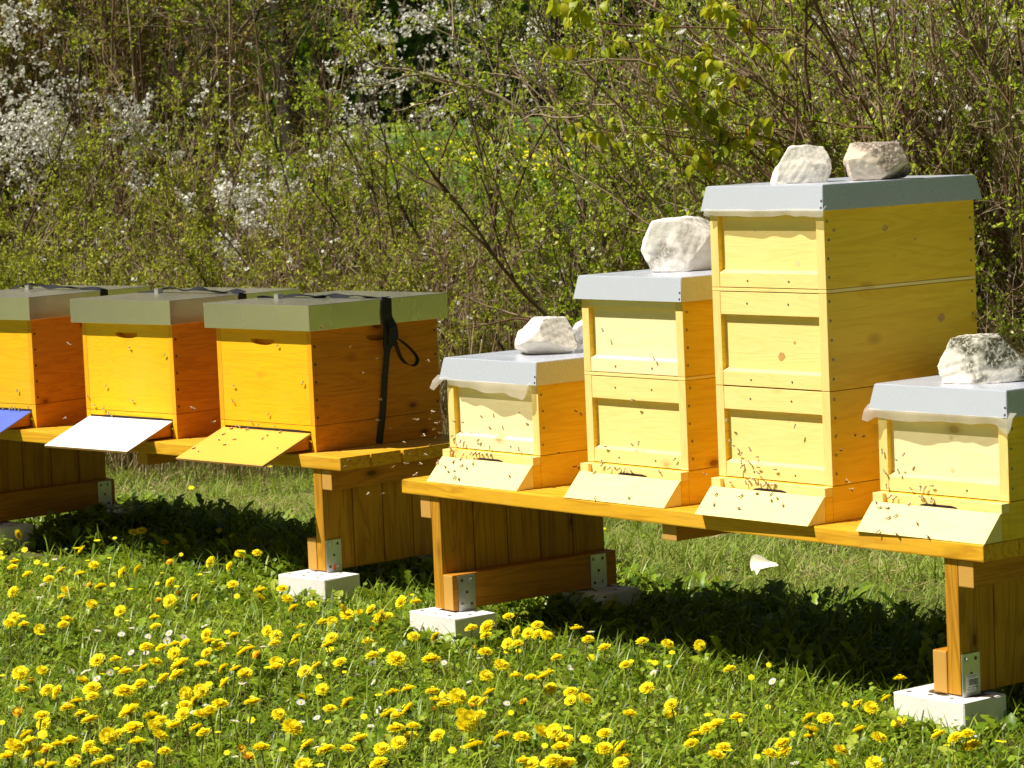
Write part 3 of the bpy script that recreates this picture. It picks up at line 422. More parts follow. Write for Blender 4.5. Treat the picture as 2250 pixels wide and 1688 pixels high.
# ------------------------------------------------------------------ benches
def bframe(k):   # origin, yaw
    return {'B': ((-.3416, 8.9922), -.9059), 'A': ((-.5567, 9.6306), -.8422)}[k]
def bworld(k, u, v, z):
    (x, y), th = bframe(k); c, s = math.cos(th), math.sin(th); return Vector((x + c * u - s * v, y + s * u + c * v, z))
HB = .49
def planks_mesh(bm, u0, u1, n, wp, th, off):
    for j in range(n):
        v0 = j * (wp + .005); e0, e1 = off[j]
        box(bm, u0 + e0, u1 + e1, v0, v0 + wp, -th, 0, .004)
def bench(k, u0, u1, legs, battens, label, brackets):
    (x, y), th = bframe(k); root = empty('hive_bench', (x, y, HB), th, label=label, cat='bench')
    th_ = .042
    bm = bmesh.new(); planks_mesh(bm, u0, u1, 5, .125, th_, [(0, 0), (.004, -.003), (-.003, .004), (.004, -.006), (0, -.004)]); bmobj('tabletop', bm, MAT['bench'], root)
    for (ul, side) in legs:          # ul = left face of the board panel, side=-1 top beam outside left / +1 right
        bm = bmesh.new()
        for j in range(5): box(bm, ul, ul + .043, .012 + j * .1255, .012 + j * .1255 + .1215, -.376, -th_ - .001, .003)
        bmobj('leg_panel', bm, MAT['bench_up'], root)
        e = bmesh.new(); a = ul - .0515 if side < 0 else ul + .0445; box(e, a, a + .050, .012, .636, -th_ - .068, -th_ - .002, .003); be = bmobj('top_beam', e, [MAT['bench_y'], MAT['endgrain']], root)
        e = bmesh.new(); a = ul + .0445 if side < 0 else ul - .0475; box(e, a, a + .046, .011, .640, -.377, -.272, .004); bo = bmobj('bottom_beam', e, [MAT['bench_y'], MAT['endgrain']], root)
        for ob in (be, bo):
            for p in ob.data.polygons:
                if abs(p.normal.y) > .9: p.material_index = 1
        xf = ul + .0445 + (.0465 if side < 0 else 0)     # visible (right) face carrying the bracket
        for (v0, orient, deco) in brackets[(ul, side)]:
            bm = bmesh.new(); box(bm, xf, xf + .0028, v0, v0 + .062, -.379, -.276, .0006); box(bm, xf - .05, xf + .003, v0, v0 + .062, -.3815, -.3785, 0)
            br = bmobj('bracket_plate', bm, MAT['steel'], root)
            hs = [(.014, .089), (.047, .089), (.031, .053), (.014, .017), (.047, .017)]
            bm = bmesh.new(); hl = [0, 2, 4] if orient else [1, 2, 3]
            for q in hl: disc(bm, (xf + .0028, v0 + hs[q][0], -.379 + hs[q][1]), (1, 0, 0), .0048, .0004)
            h = bmobj('screw_hole', bm, MAT['hole'], br)
            for q in [i for i in range(5) if i not in hl]:
                bm = bmesh.new(); c0 = Vector((xf + .0028, v0 + hs[q][0], -.379 + hs[q][1])); disc(bm, c0, (1, 0, 0), .0065, .0012, 14); disc(bm, c0 + Vector((.0012, 0, 0)), (1, 0, 0), .0048, .0045, 6); bmobj('bolt', bm, MAT['bolt'], br)
            if deco == 'red':
                bm = bmesh.new(); box(bm, xf + .0029, xf + .0034, v0 + .026, v0 + .037, -.374, -.356, 0); bmobj('paint_mark', bm, MAT['redpaint'], br)
            if deco == 'barcode':
                bm = bmesh.new(); box(bm, xf + .0029, xf + .0034, v0 + .010, v0 + .058, -.370, -.327, 0); stc = bmobj('price_sticker', bm, MAT['sticker'], br)
                bm = bmesh.new(); rr = random.Random(4); yy = v0 + .020
                while yy < v0 + .051:
                    w_ = rr.choice([.0006, .0011, .0016]); box(bm, xf + .0034, xf + .0037, yy, yy + w_, -.354, -.339, 0); yy += w_ + rr.choice([.0007, .0012])
                for zz, y0, y1 in ((-.331, .014, .050), (-.3345, .020, .044), (-.3585, .018, .05), (-.3625, .014, .054), (-.3665, .016, .048)):
                    yy = v0 + y0
                    while yy < v0 + y1: l = rr.uniform(.0012, .004); box(bm, xf + .0034, xf + .0037, yy, min(yy + l, v0 + y1), zz - .0006, zz + .0006, 0); yy += l + .0009
                bmobj('barcode_print', bm, MAT['ink'], stc)
    for ub in battens:
        bm = bmesh.new(); box(bm, ub, ub + .058, .02, .62, -th_ - .046, -th_ - .002, .003); o = bmobj('cross_batten', bm, [MAT['bench_y'], MAT['endgrain']], root)
        for p in o.data.polygons:
            if abs(p.normal.y) > .9: p.material_index = 1
    return root
bench('B', 0, 2.337, [(.126, -1), (2.197, 1)], [1.153], 'honey brown plank bench in front carrying four lemon yellow hives',
      {(.126, -1): [(.030, 1, None), (.535, 0, None)], (2.197, 1): [(.014, 0, 'barcode'), (.535, 1, None)]})
bench('A', -2.42, 0, [(-2.305, -1), (-.159, 1)], [-1.153], 'honey brown plank bench at back left carrying three orange hives',
      {(-2.305, -1): [(.03, 1, None), (.560, 1, None)], (-.159, 1): [(.014, 0, 'red'), (.535, 1, None)]})
# ------------------------------------------------------------------ white bricks under the legs
def brick(k, uc, vc, yaw, label, soil=False, h=.118):
    (x, y), th = bframe(k); p = bworld(k, uc, vc, 0); root = empty('white_brick', (p.x, p.y, HB - .3815 - h), th + yaw, label=label, cat='brick', group='white bricks under the bench legs')
    L, W_ = .232, .150; bm = bmesh.new(); box(bm, -L / 2, L / 2, -W_ / 2, W_ / 2, 0, h, .004)
    r2 = random.Random(int(uc * 1000)); 
    for v in bm.verts: v.co += Vector((r2.uniform(-1, 1), r2.uniform(-1, 1), r2.uniform(-1, .2))) * .0012
    bmobj('block', bm, MAT['brick'], root)
    for i in range(6):
        for j in range(3):
            if (i + j) % 2 == 0: disc_obj('core_hole', (-.088 + i * .035, -.048 + j * .048, h + .0002), (0, 0, 1), .0068, .0003, MAT['hole'], root)
    if soil:
        bm = bmesh.new(); n = 40; c = bm.verts.new((.01, .01, h + .004)); ring = []
        for i in range(n):
            a = i * 2 * math.pi / n; rr = 1 + .18 * math.sin(3 * a + 1) + .1 * math.sin(7 * a) + r2.uniform(-.06, .06); ring.append(bm.verts.new((.012 + .083 * rr * math.cos(a), .014 + .046 * rr * math.sin(a), h + .0006)))
        for i in range(n): bm.faces.new((c, ring[i], ring[(i + 1) % n]))
        bmobj('soil_smear', bm, MAT['soil'], root)
brick('B', .196, .022, -.03, 'white perforated brick under the front left leg of the front bench')
brick('B', 2.170, .044, .02, 'white brick smeared with soil under the front right leg of the front bench', True)
brick('B', .19, .575, .05, 'shaded white brick under the rear left leg of the front bench')
brick('B', 2.20, .580, -.04, 'white brick under the rear right leg of the front bench')
brick('A', -.126, -.010, .04, 'white perforated brick under the front right leg of the back left bench')
brick('A', -.130, .575, .03, 'shaded white brick under the rear right leg of the back left bench')
brick('A', -2.20, .10, .02, 'white brick under the front left leg of the back left bench')
brick('A', -2.17, .60, .02, 'white brick half in shade under the rear left leg of the back left bench')
# ------------------------------------------------------------------ hives
def hroot(k, u, v, d, name, label, group):
    (x, y), th = bframe(k); p = bworld(k, u, v, HB); return empty(name, p, th + d, label=label, cat='beehive', group=group)
W, D = .42, .5566
def screws(pts, n, mat, parent, r=.0042):
    for p in pts: disc_obj('screw', p, n, r, .0006, mat, parent)
def lemon_box(root, z0, z1, top_rail, rail_h, front='lemon', rails='lemon', upr='lemon_upright', side='lemon_side_shaded', seed=0):
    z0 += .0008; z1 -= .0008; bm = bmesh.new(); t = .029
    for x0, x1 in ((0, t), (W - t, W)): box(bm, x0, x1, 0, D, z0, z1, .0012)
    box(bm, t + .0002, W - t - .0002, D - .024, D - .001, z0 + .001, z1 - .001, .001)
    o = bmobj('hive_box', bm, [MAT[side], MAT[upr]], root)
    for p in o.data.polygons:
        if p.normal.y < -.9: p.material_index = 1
    bm = bmesh.new(); prism(bm, [(.0012, z0 + .001), (.0155, z0 + .001), (.0155, z0 + .046), (.0012, z0 + .038)], t + .0002, W - t - .0002, .0008); bmobj('bottom_rail', bm, MAT[rails], o)
    screws([(t + .105, .001, z0 + .018), (W - t - .105, .001, z0 + .018)], (0, -1, 0), MAT['screwzn'], o, .003)
    if top_rail:
        bm = bmesh.new(); box(bm, t + .0002, W - t - .0002, .0012, .0155, z1 - rail_h, z1 - .001, .0010); bmobj('top_rail', bm, MAT[rails], o)
        if rail_h > .05: screws([(t + .10, .001, z1 - .03), (W - t - .11, .001, z1 - .03)], (0, -1, 0), MAT['screwzn'], o, .003)
    bm = bmesh.new(); box(bm, t + .0003, W - t - .0003, .0160, .034, z0 + .001, z1 - .001, 0); bmobj('front_panel', bm, MAT[front], o)
    n = 4; r2 = random.Random(seed)
    screws([(W - .0002, .014 + r2.uniform(-.004, .004), z0 + .03 + (z1 - z0 - .05) * i / n) for i in range(n + 1)] + [(W - .0002, D - .016, z0 + .04 + (z1 - z0 - .07) * i / 3) for i in range(4)], (1, 0, 0), MAT['screwzn'], o)
    return o
def lemon_floor(root, seed):
    fh = .0919; fp = .0277; bm = bmesh.new()
    box(bm, 0, W, 0.0, D, .0005, fh - .0008, .0012); box(bm, .001, W - .001, -fp, -.0003, .0005, .066, .0008)
    o = bmobj('hive_floor', bm, MAT['lemon_side_shaded'], root)
    for a in (0, W - .034):
        bm = bmesh.new(); box(bm, a, a + .034, -fp - .0005, -.0006, .0665, fh - .002, .001); bmobj('corner_block', bm, MAT['lemon'], o)
    bm = bmesh.new(); box(bm, .0343, W - .0343, -.016, -.0006, .0668, fh - .003, .0008); bmobj('entrance_bar', bm, MAT['lemon'], o)
    bm = bmesh.new(); pts = [(.145, .0672), (.270, .0672), (.263, .0705), (.248, .0728), (.168, .0728), (.152, .0705)]
    prism(bm, pts, -.0180, -.0163, 0, 'y'); bmobj('entrance_slot', bm, MAT['dark'], o)
    wp, wh = .0664, .0683; bm = bmesh.new(); prism(bm, [(-fp - wp, .0008), (-fp - .0008, .0008), (-fp - .0008, wh), (-fp - .004, wh)], 0.0005, W - .0005, .0008)
    bmobj('landing_slope', bm, MAT['lemon_board'], root)
def lemon_roof(root, ztop, front_rivets=True):
    z0 = ztop - .04; z1 = z0 + .0646; l, u = .0163, .0041; bm = bmesh.new()
    def rect(o, z, ins=0): return [bm.verts.new(p) for p in ((-o + ins, -o + ins, z), (W + o - ins, -o + ins, z), (W + o - ins, D + o - ins, z), (-o + ins, D + o - ins, z))]
    A, B, C, E = rect(l, z0), rect(u, z1), rect(l - .002, z0), rect(l - .002, z0 + .006)
    for P, Q in ((A, B), (A, C), (C, E)):
        for i in range(4): bm.faces.new((P[i], P[(i + 1) % 4], Q[(i + 1) % 4], Q[i]))
    bm.faces.new(B); bm.faces.new(E)
    bmesh.ops.bevel(bm, geom=[e for e in bm.edges if all(abs(v.co.z - z1) < 1e-5 for v in e.verts)], offset=.002, segments=2, affect='EDGES')
    o = bmobj('metal_lid', bm, MAT['roof_zinc'], root)
    # folded corner lap with two rivets on the front right corner
    nrm = Vector((0, -(z1 - z0), l - u)).normalized() * -1; nrm = Vector((0, -.983, .18))
    bm = bmesh.new(); q = [Vector((W + u - .001, -u - .0022, z1 - .003)), Vector((W + l, -l - .0022, z0 + .0005)), Vector((W + l - .016, -l - .0022, z0 + .0005))]
    a = [bm.verts.new(v) for v in q]; b = [bm.verts.new(v - nrm * .0015) for v in q]; bm.faces.new(a); bm.faces.new(b[::-1])
    for i in range(3): bm.faces.new((a[i], a[(i + 1) % 3], b[(i + 1) % 3], b[i]))
    f = bmobj('folded_corner', bm, MAT['roof_zinc'], o)
    for t in (.12, .38): disc_obj('rivet', (W + l - .007 - t * .006, -l - .0026 + t * (l - u), z0 + .0646 * t), nrm, .0028, .001, MAT['hole'], o)
def film(root, z, prof, name='plastic_cover_sheet', boff=-.0178):
    """prof: list of (a, drop, out) ; sheet hanging out under the lid"""
    n = 90; P = np.array(prof, float); aa = np.linspace(P[0, 0], P[-1, 0], n); dr = np.interp(aa, P[:, 0], P[:, 1]); ou = np.interp(aa, P[:, 0], P[:, 2])
    r2 = np.random.default_rng(int(abs(z) * 1e4)); k = np.convolve(r2.normal(0, 1, n + 16), np.hanning(17) / 4, 'valid'); V = []; m = 6
    for i in range(n):
        for j in range(m):
            t = j / (m - 1); b_ = boff * (.35 + .65 * min(1, t * 3)) - ou[i] * t - .003 * k[i] * t
            V.append((aa[i], b_, z + .012 - (dr[i] + .012 + (.0022 * k[i])) * t))
    i = (np.arange(n - 1)[:, None] * m + np.arange(m - 1)[None]).ravel(); F = np.stack([i, i + 1, i + m + 1, i + m], 1)
    link(name, npmesh(name, np.array(V), [F], smooth=True), MAT['film'], root)
MAT['knot'] = plain('brown_knot', (.55, .32, .10), .6, 0, .3, 150); MAT['knot_pale'] = plain('pale_knot', (.80, .60, .30), .6, 0, .15, 120); MAT['knot_red'] = plain('reddish_knot', (.55, .17, .02), .6, 0, .3, 120)
def knot(parent, c, n, ra, rz, mat, tail=True):
    n = Vector(n); t = Vector((1, 0, 0)) if abs(n.y) > .5 else Vector((0, 1, 0)); r2 = random.Random(int(abs(c[2]) * 1e5)); bm = bmesh.new(); N_ = 22; cc = bm.verts.new(Vector(c) + n * .0005); ring = []
    for i in range(N_):
        q = i * 2 * math.pi / N_; k = 1 + .12 * math.sin(2 * q + r2.random()) + r2.uniform(-.06, .06); x = math.cos(q) * ra * k * .72; z = math.sin(q) * rz * k * .72
        if tail and abs(math.cos(q)) > .97: x *= 1.35
        ring.append(bm.verts.new(Vector(c) + n * .0004 + t * x + Vector((0, 0, z))))
    for i in range(N_): bm.faces.new((cc, ring[i], ring[(i + 1) % N_]))
    bmobj('wood_knot', bm, MAT[mat], parent)
GL = 'lemon yellow hives on the front bench'
# C1
h = hroot('B', .1191, .097, .0151, 'beehive', 'short pale yellow hive with ragged plastic sheet, leftmost on the front bench', GL)
lemon_floor(h, 1); lemon_box(h, .0919, .3354, True, .058, 'lemon_pale', 'lemon_pale', seed=1); lemon_roof(h, .3354)
film(h, .2954, [(-.034, .024, .022), (-.020, .032, .018), (-.004, .010, .004), (.01, .001, .0), (.022, .002, .0), (.030, .016, .0), (.10, .020, .002), (.2, .026, .006), (.30, .030, .009), (.385, .042, .010), (.398, .030, .008), (.404, .002, .0)])
for p_, q_ in (((W, .20, .262), .004), ((W, .205, .222), .007), ((W, .285, .18), .004), ((W, .30, .165), .0075)): knot(h, p_, (1, 0, 0), q_ * 1.1, q_ * 1.1, 'knot_red', False)
# C2
h = hroot('B', .7642, .0925, .0058, 'beehive', 'two-box pale yellow hive just left of the tallest hive', GL)
lemon_floor(h, 2); lemon_box(h, .0919, .3353, True, .062, seed=2); bm = bmesh.new(); box(bm, 0, W, 0, D, .3356, .3440, .0008); bmobj('spacer_frame', bm, MAT['lemon'], h)
lemon_box(h, .3443, .5879, True, .060, 'lemon_pale', 'lemon_pale', seed=3); lemon_roof(h, .5879)
# C3
h = hroot('B', 1.3363, .0675, .0179, 'beehive', 'tallest yellow hive, three boxes high with knotty wood and two rocks on its lid', GL)
lemon_floor(h, 4); lemon_box(h, .0919, .3330, True, .060, seed=5); lemon_box(h, .3330, .5818, True, .060, seed=6)
bm = bmesh.new(); box(bm, 0, W, 0, D, .5822, .5905, .0008); bmobj('spacer_frame', bm, MAT['lemon'], h)
lemon_box(h, .5909, .8315, True, .052, seed=7); lemon_roof(h, .8315)
film(h, .7915, [(0.0, .010, .0), (.05, .014, .0), (.13, .012, .001), (.2, .018, .001), (.3, .011, .0), (.38, .013, .001), (.425, .016, .002), (.438, .012, .002)])
for a_, z_, r_, m_ in ((.235, .540, .010, 'knot'), (.228, .522, .005, 'knot'), (.285, .452, .006, 'knot'), (.235, .415, .015, 'knot'), (.262, .270, .006, 'knot_pale'), (.252, .250, .007, 'knot_pale'), (.15, .740, .006, 'knot_pale'), (.305, .655, .010, 'knot_pale')): knot(h, (a_, .0160, z_), (0, -1, 0), r_, r_ * 1.15, m_)
for b_, z_, r_, m_ in ((.22, .735, .012, 'knot'), (.25, .793, .007, 'knot'), (.33, .70, .006, 'knot'), (.42, .49, .016, 'knot'), (.035, .74, .008, 'knot'), (.18, .28, .007, 'knot')): knot(h, (W, b_, z_), (1, 0, 0), r_, r_, m_)
# C4
h = hroot('B', 1.9146, .0855, .0284, 'beehive', 'short pale yellow hive with knotty front, at the right end of the front bench', GL)
lemon_floor(h, 8); lemon_box(h, .0919, .3360, True, .058, 'lemon_pale', 'lemon', seed=9); lemon_roof(h, .3360)
film(h, .2960, [(-.026, .026, .016), (-.01, .030, .012), (.01, .018, .002), (.05, .024, .001), (.15, .021, .002), (.25, .022, .001), (.36, .020, .001), (.40, .018, .002), (.425, .034, .006), (.446, .038, .010), (.456, .020, .010)])
for a_, z_ in ((.225, .235), (.228, .155)): knot(h, (a_, .0160, z_), (0, -1, 0), .008, .009, 'knot_pale')
# orange hives
WA, DA, ZF, ZT = .505, .5427, .0861, .4269
def halfmoon(c, ztop, w_, h_, n=14): return [(c - w_ / 2, ztop)] + [(c - w_ / 2 * math.cos(math.pi * i / n), ztop - .003 - h_ * math.sin(math.pi * i / n) ** .7) for i in range(1, n)] + [(c + w_ / 2, ztop)]
def orange_hive(u, v, d, label, board):
    h = hroot('A', u, v, d, 'beehive', label, 'orange hives on the back bench'); t = .022
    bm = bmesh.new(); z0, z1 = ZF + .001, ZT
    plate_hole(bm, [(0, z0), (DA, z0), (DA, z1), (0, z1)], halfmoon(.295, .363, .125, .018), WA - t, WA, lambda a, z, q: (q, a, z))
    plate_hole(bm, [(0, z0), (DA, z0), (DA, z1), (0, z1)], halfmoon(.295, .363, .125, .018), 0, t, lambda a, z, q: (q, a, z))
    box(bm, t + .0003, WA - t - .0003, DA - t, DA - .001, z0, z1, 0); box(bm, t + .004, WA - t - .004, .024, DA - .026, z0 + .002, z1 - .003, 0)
    o = bmobj('hive_box', bm, [MAT['orange_side_shaded'], MAT['orange_up']], h)
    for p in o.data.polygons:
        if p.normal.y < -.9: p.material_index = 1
    bm = bmesh.new(); plate_hole(bm, [(t + .0004, z0), (WA - t - .0004, z0), (WA - t - .0004, z1), (t + .0004, z1)], halfmoon(.25, .3635, .124, .017), .0008, t, lambda a, z, q: (a, q, z)); bmobj('front_board', bm, MAT['orange'], o)
    screws([(WA - .0002, .013, z0 + .025 + .058 * i) for i in range(6)] + [(WA - .0002, DA - .013, z0 + .03 + .08 * i) for i in range(4)], (1, 0, 0), MAT['screw'], o, .0048)
    bm = bmesh.new()
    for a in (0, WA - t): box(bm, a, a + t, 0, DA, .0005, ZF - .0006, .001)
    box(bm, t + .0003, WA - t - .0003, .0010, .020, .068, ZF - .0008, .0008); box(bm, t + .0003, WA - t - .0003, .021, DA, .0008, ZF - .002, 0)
    f = bmobj('hive_floor', bm, [MAT['orange_side_shaded'], MAT['orange']], h)
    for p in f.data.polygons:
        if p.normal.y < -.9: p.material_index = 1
    bm = bmesh.new(); prism(bm, [(.09, .0612), (.445, .0612), (.437, .0675), (.425, .0695), (.105, .0695), (.096, .0665)], -.0012, .0008, 0, 'y'); bmobj('entrance_slot', bm, MAT['dark'], f)
    for a in (.026, .452):
        bm = bmesh.new(); prism(bm, [(0.0, .050), (0.0, .008), (-.105, .008)], a, a + .018, .0006); bmobj('board_bracket', bm, MAT['orange_side_shaded'], f)
    bm = bmesh.new(); prism(bm, [(.0002, .062), (-.205, -.022), (-.2020, -.0295), (.0002, .0535)], .014, .481, .0008); lb = bmobj('landing_board', bm, [MAT[board], MAT['ply']], h)
    for p in lb.data.polygons:
        if not p.normal.z > .5: p.material_index = 1
    bm = bmesh.new(); r_ = .0274; box(bm, -r_, WA + r_, -r_, DA + r_, .3969, .4808, .0015); lid = bmobj('metal_lid', bm, MAT['roof_alu'], h)
    return h
orange_hive(-2.3553, .0029, .1311, 'orange hive with blue landing board, leftmost on the back bench', 'blue_board')
orange_hive(-1.5117, .0604, .0598, 'orange hive with white landing board, middle of the back bench', 'white_board')
orange_hive(-.7058, .0562, .0121, 'orange hive with orange landing board, at the right end of the back bench', 'orange_board')
# ------------------------------------------------------------------ straps
def hlocal(u, v, d): 
    (x, y), th = bframe('A'); return Matrix.Translation(bworld('A', u, v, HB)) @ Matrix.Rotation(th + d, 4, 'Z')
ZR = .4808
def top_path(b0, b1, bumps, amp):
    pts = []; n = 44
    for i in range(n):
        t = i / (n - 1); a = -.0274 + t * (WA + .0548); z = ZR + .0022
        for c, w_, A_ in bumps: z += A_ * math.exp(-((t - c) / w_) ** 2)
        z += amp * (.5 + .5 * math.sin(t * 31 + b0 * 9)) * math.sin(math.pi * t); pts.append((a, b0 + (b1 - b0) * t + .004 * math.sin(t * 9), z))
    return pts
def strap(u, v, d, b0, b1, bumps, amp, label, loop=False, tilt=.35):
    m = hlocal(u, v, d); root = empty('lashing_strap', (0, 0, 0), 0, label=label, cat='strap', group='black straps around the orange hives'); root.matrix_world = m @ Matrix.Translation((WA / 2, .3, ZR)); off = Vector((-WA / 2, -.3, -ZR))
    bm = bmesh.new(); tp = top_path(b0, b1, bumps, amp); left = [(-.0300, b0, z) for z in (.0, .15, .3, .46)]
    wd = [(0, 1, tilt * math.sin(i * .35 + b0 * 20)) for i in range(len(tp))]
    ribbon(bm, [Vector(p) + off for p in left + tp], [(0, 1, 0)] * 4 + wd, .035)
    xr = WA + .0300
    if not loop:
        ribbon(bm, [Vector(p) + off for p in [tp[-1], (xr, b1, ZR - .006), (xr, b1, .3), (xr - .002, b1, .15), (xr - .01, b1, .004)]], (0, 1, 0), .034)
    else:
        ribbon(bm, [Vector(p) + off for p in [tp[-1], (xr, b1, ZR - .004), (xr + .004, b1 - .004, .43), (xr + .004, b1 + .002, .39), (xr + .003, b1, .35), (xr, b1 - .004, .318)]], (0, 1, 0), [.036, .040, .040, .044, .046, .036], .004)
        ribbon(bm, [Vector(p) + off for p in [(xr + .006, b1 + .006, .41), (xr + .014, b1 + .012, .385), (xr + .012, b1 + .013, .355), (xr + .006, b1 + .006, .325)]], [(0, 1, .2), (0, 1, -.3), (.4, 1, 0), (0, 1, 0)], [.03, .034, .036, .026], .004)
        ribbon(bm, [Vector(p) + off for p in [(xr, b1 - .004, .335), (xr - .003, b1 - .006, .30), (xr - .012, b1 - .012, .22), (xr - .020, b1 - .020, .11), (xr - .0255, b1 - .038, .003)]], [(.6, 1, 0), (.9, .7, 0), (.8, .8, 0), (.6, 1, 0), (.3, 1, 0)], [.032, .021, .021, .022, .024], .0022)
    bmobj('webbing', bm, MAT['strap'], root)
    if loop:
        bm = bmesh.new(); L = [(b1 + .012, .352), (b1 + .045, .338), (b1 + .085, .308), (b1 + .113, .276), (b1 + .108, .256), (b1 + .090, .251), (b1 + .062, .262), (b1 + .040, .285), (b1 + .028, .315), (b1 + .018, .345)]
        L = curve_pts([(xr + .010, b, z) for b, z in L], 40); ribbon(bm, [Vector(p) + off for p in L], [Vector((1, .25 + .5 * (i > 20), -.15 - .3 * (i > 20))) for i in range(40)], .014, .0022); bmobj('hanging_loop', bm, MAT['strap'], root)
    bm = bmesh.new(); box(bm, .085, .107, b0 - .035, b0 - .012, ZR + .001, ZR + .017, .002); bmesh.ops.translate(bm, verts=bm.verts, vec=off); bmobj('buckle', bm, MAT['bolt'], root)
strap(-2.3553, .0029, .1311, .37, .336, [(.25, .18, .016), (.65, .2, .006)], .001, 'black strap bulging loosely over the lid of the leftmost orange hive')
strap(-1.5117, .0604, .0598, .30, .299, [(.28, .10, .014), (.55, .16, .011), (.9, .06, .010)], .004, 'rumpled black strap over the lid of the middle orange hive')
strap(-.7058, .0562, .0121, .22, .3016, [(.3, .06, .006), (.55, .05, .007), (.75, .05, .005)], .004, 'black strap knotted with a hanging loop on the side of the right orange hive', True)
# ------------------------------------------------------------------ rocks
def rock(name, k, hive, a, b, z, size, mat, label, seed, cuts=14, cat='rock', rough=.035, yaw=0, group='rocks weighing down the lids'):
    u, v, d = hive; (x, y), th = bframe(k); c, s = math.cos(th + d), math.sin(th + d); p = bworld(k, u, v, 0) + Vector((c * a - s * b, s * a + c * b, HB + z))
    r2 = np.random.default_rng(seed); bm = bmesh.new(); bmesh.ops.create_icosphere(bm, subdivisions=6, radius=1.0); P = np.array([v.co[:] for v in bm.verts]); P = P / (np.abs(P).max(1, keepdims=True) ** .75); P = P * np.array([1, 1, .9])
    for i in range(cuts):
        n = r2.normal(0, 1, 3); n /= np.linalg.norm(n); dd = r2.uniform(.72, 1.02); t = P @ n - dd; P = P - np.outer(np.clip(t, 0, None), n) * .99
    ph = r2.uniform(0, 6, (14, 3)); 
    for j in range(14):
        f = r2.normal(0, 1, 3); f *= (2.0 + j * 1.1) / np.linalg.norm(f); A_ = rough / (1 + j * .28); w_ = np.abs(np.sin(P @ f + ph[j, 0])); P = P * (1 + A_ * (w_ - .5))[:, None]
    P[:, 2] = np.where(P[:, 2] < -.62, -.62 + (P[:, 2] + .62) * .06, P[:, 2]); P -= P.min(0) * np.array([0, 0, 1]); P[:, :2] -= (P[:, :2].max(0) + P[:, :2].min(0)) / 2
    zn = P[:, 2:3] / P[:, 2].max(); P[:, :2] *= 1.22 - .42 * zn; ext = P.max(0) - P.min(0); P = P / ext * np.array(size)
    for vv, q in zip(bm.verts, P): vv.co = q
    o = bmobj(name, bm, MAT[mat], None, True); o.location = p; o.rotation_euler = (0, 0, yaw); tag(o, label, cat, group)
C1, C2, C3, C4 = (.1191, .097, .0151), (.7642, .0925, .0058), (1.3363, .0675, .0179), (1.9146, .0855, .0284)
rock('limestone_rock', 'B', C1, .205, .215, .3602, (.185, .13, .110), 'rock_white', 'chunky grey white rock on the lid of the short left hive', 21)
rock('granite_rock', 'B', C1, .19, .385, .3602, (.10, .10, .092), 'granite', 'rounded grey speckled stone partly hidden behind the two-box hive', 4, 3, rough=.02)
rock('limestone_rock', 'B', C2, .172, .235, .6125, (.25, .14, .152), 'rock_speck', 'large white rock with grey speckles on the lid of the two-box hive', 12)
rock('limestone_rock', 'B', C3, .190, .162, .8561, (.160, .12, .098), 'rock_white', 'smooth cream white rock at the front of the tallest hive lid', 33, 9, rough=.035)
rock('limestone_rock', 'B', C3, .330, .285, .8561, (.178, .12, .100), 'rock_brown', 'brownish weathered rock behind the cream one on the tallest hive lid', 8)
rock('limestone_rock', 'B', C4, .215, .150, .3607, (.225, .14, .118), 'rock_moss', 'white rock with dark green lichen stain on the lid of the right end hive', 17)
# ------------------------------------------------------------------ bees
def bee_mesh(flying):
    bm = bmesh.new()
    def ell(c, r, seg=8):
        vv = bmesh.ops.create_uvsphere(bm, u_segments=seg, v_segments=6, radius=1.0)['verts']
        for v in vv: v.co = Vector((c[0] + v.co.x * r[0], c[1] + v.co.y * r[1], c[2] + v.co.z * r[2]))
    ell((-.0038, 0, 0), (.0042, .0021, .0020)); ell((.0014, 0, .0004), (.0021, .0020, .0019)); ell((.0042, 0, 0), (.0012, .0016, .0014))
    return bm
BM_BEE = {}
def bee_protos():
    for fl in (0, 1):
        bm = bee_mesh(fl); me = bpy.data.meshes.new('bee_body'); bm.to_mesh(me); bm.free(); me.materials.append(MAT['bee']); me.polygons.foreach_set('use_smooth', [True] * len(me.polygons))
        bm = bmesh.new()
        for s in (-1, 1):
            pts = [(.002, .0006), (.0035, .006), (.001, .0085), (-.002, .006), (0, .001)] if fl else [(.002, .0004), (.0005, .0024), (-.005, .0034), (-.0075, .0022), (-.004, .0003)]
            bm.faces.new([bm.verts.new((x, s * y, .0022 + (.0012 * y / .008 if fl else 0))) for x, y in pts])
        mw = bpy.data.meshes.new('wings'); bm.to_mesh(mw); bm.free(); mw.materials.append(MAT['wing']); BM_BEE[fl] = (me, mw)
bee_protos()
BL = {'B0': 'leftmost yellow hive', 'B1': 'two-box yellow hive', 'B2': 'tallest yellow hive', 'B3': 'rightmost yellow hive', 'A0': 'blue-boarded orange hive', 'A1': 'white-boarded orange hive', 'A2': 'rightmost orange hive'}
rb = random.Random(9)
def compass(nx): return ['pointing left', 'pointing up', 'pointing right', 'pointing down'][nx]
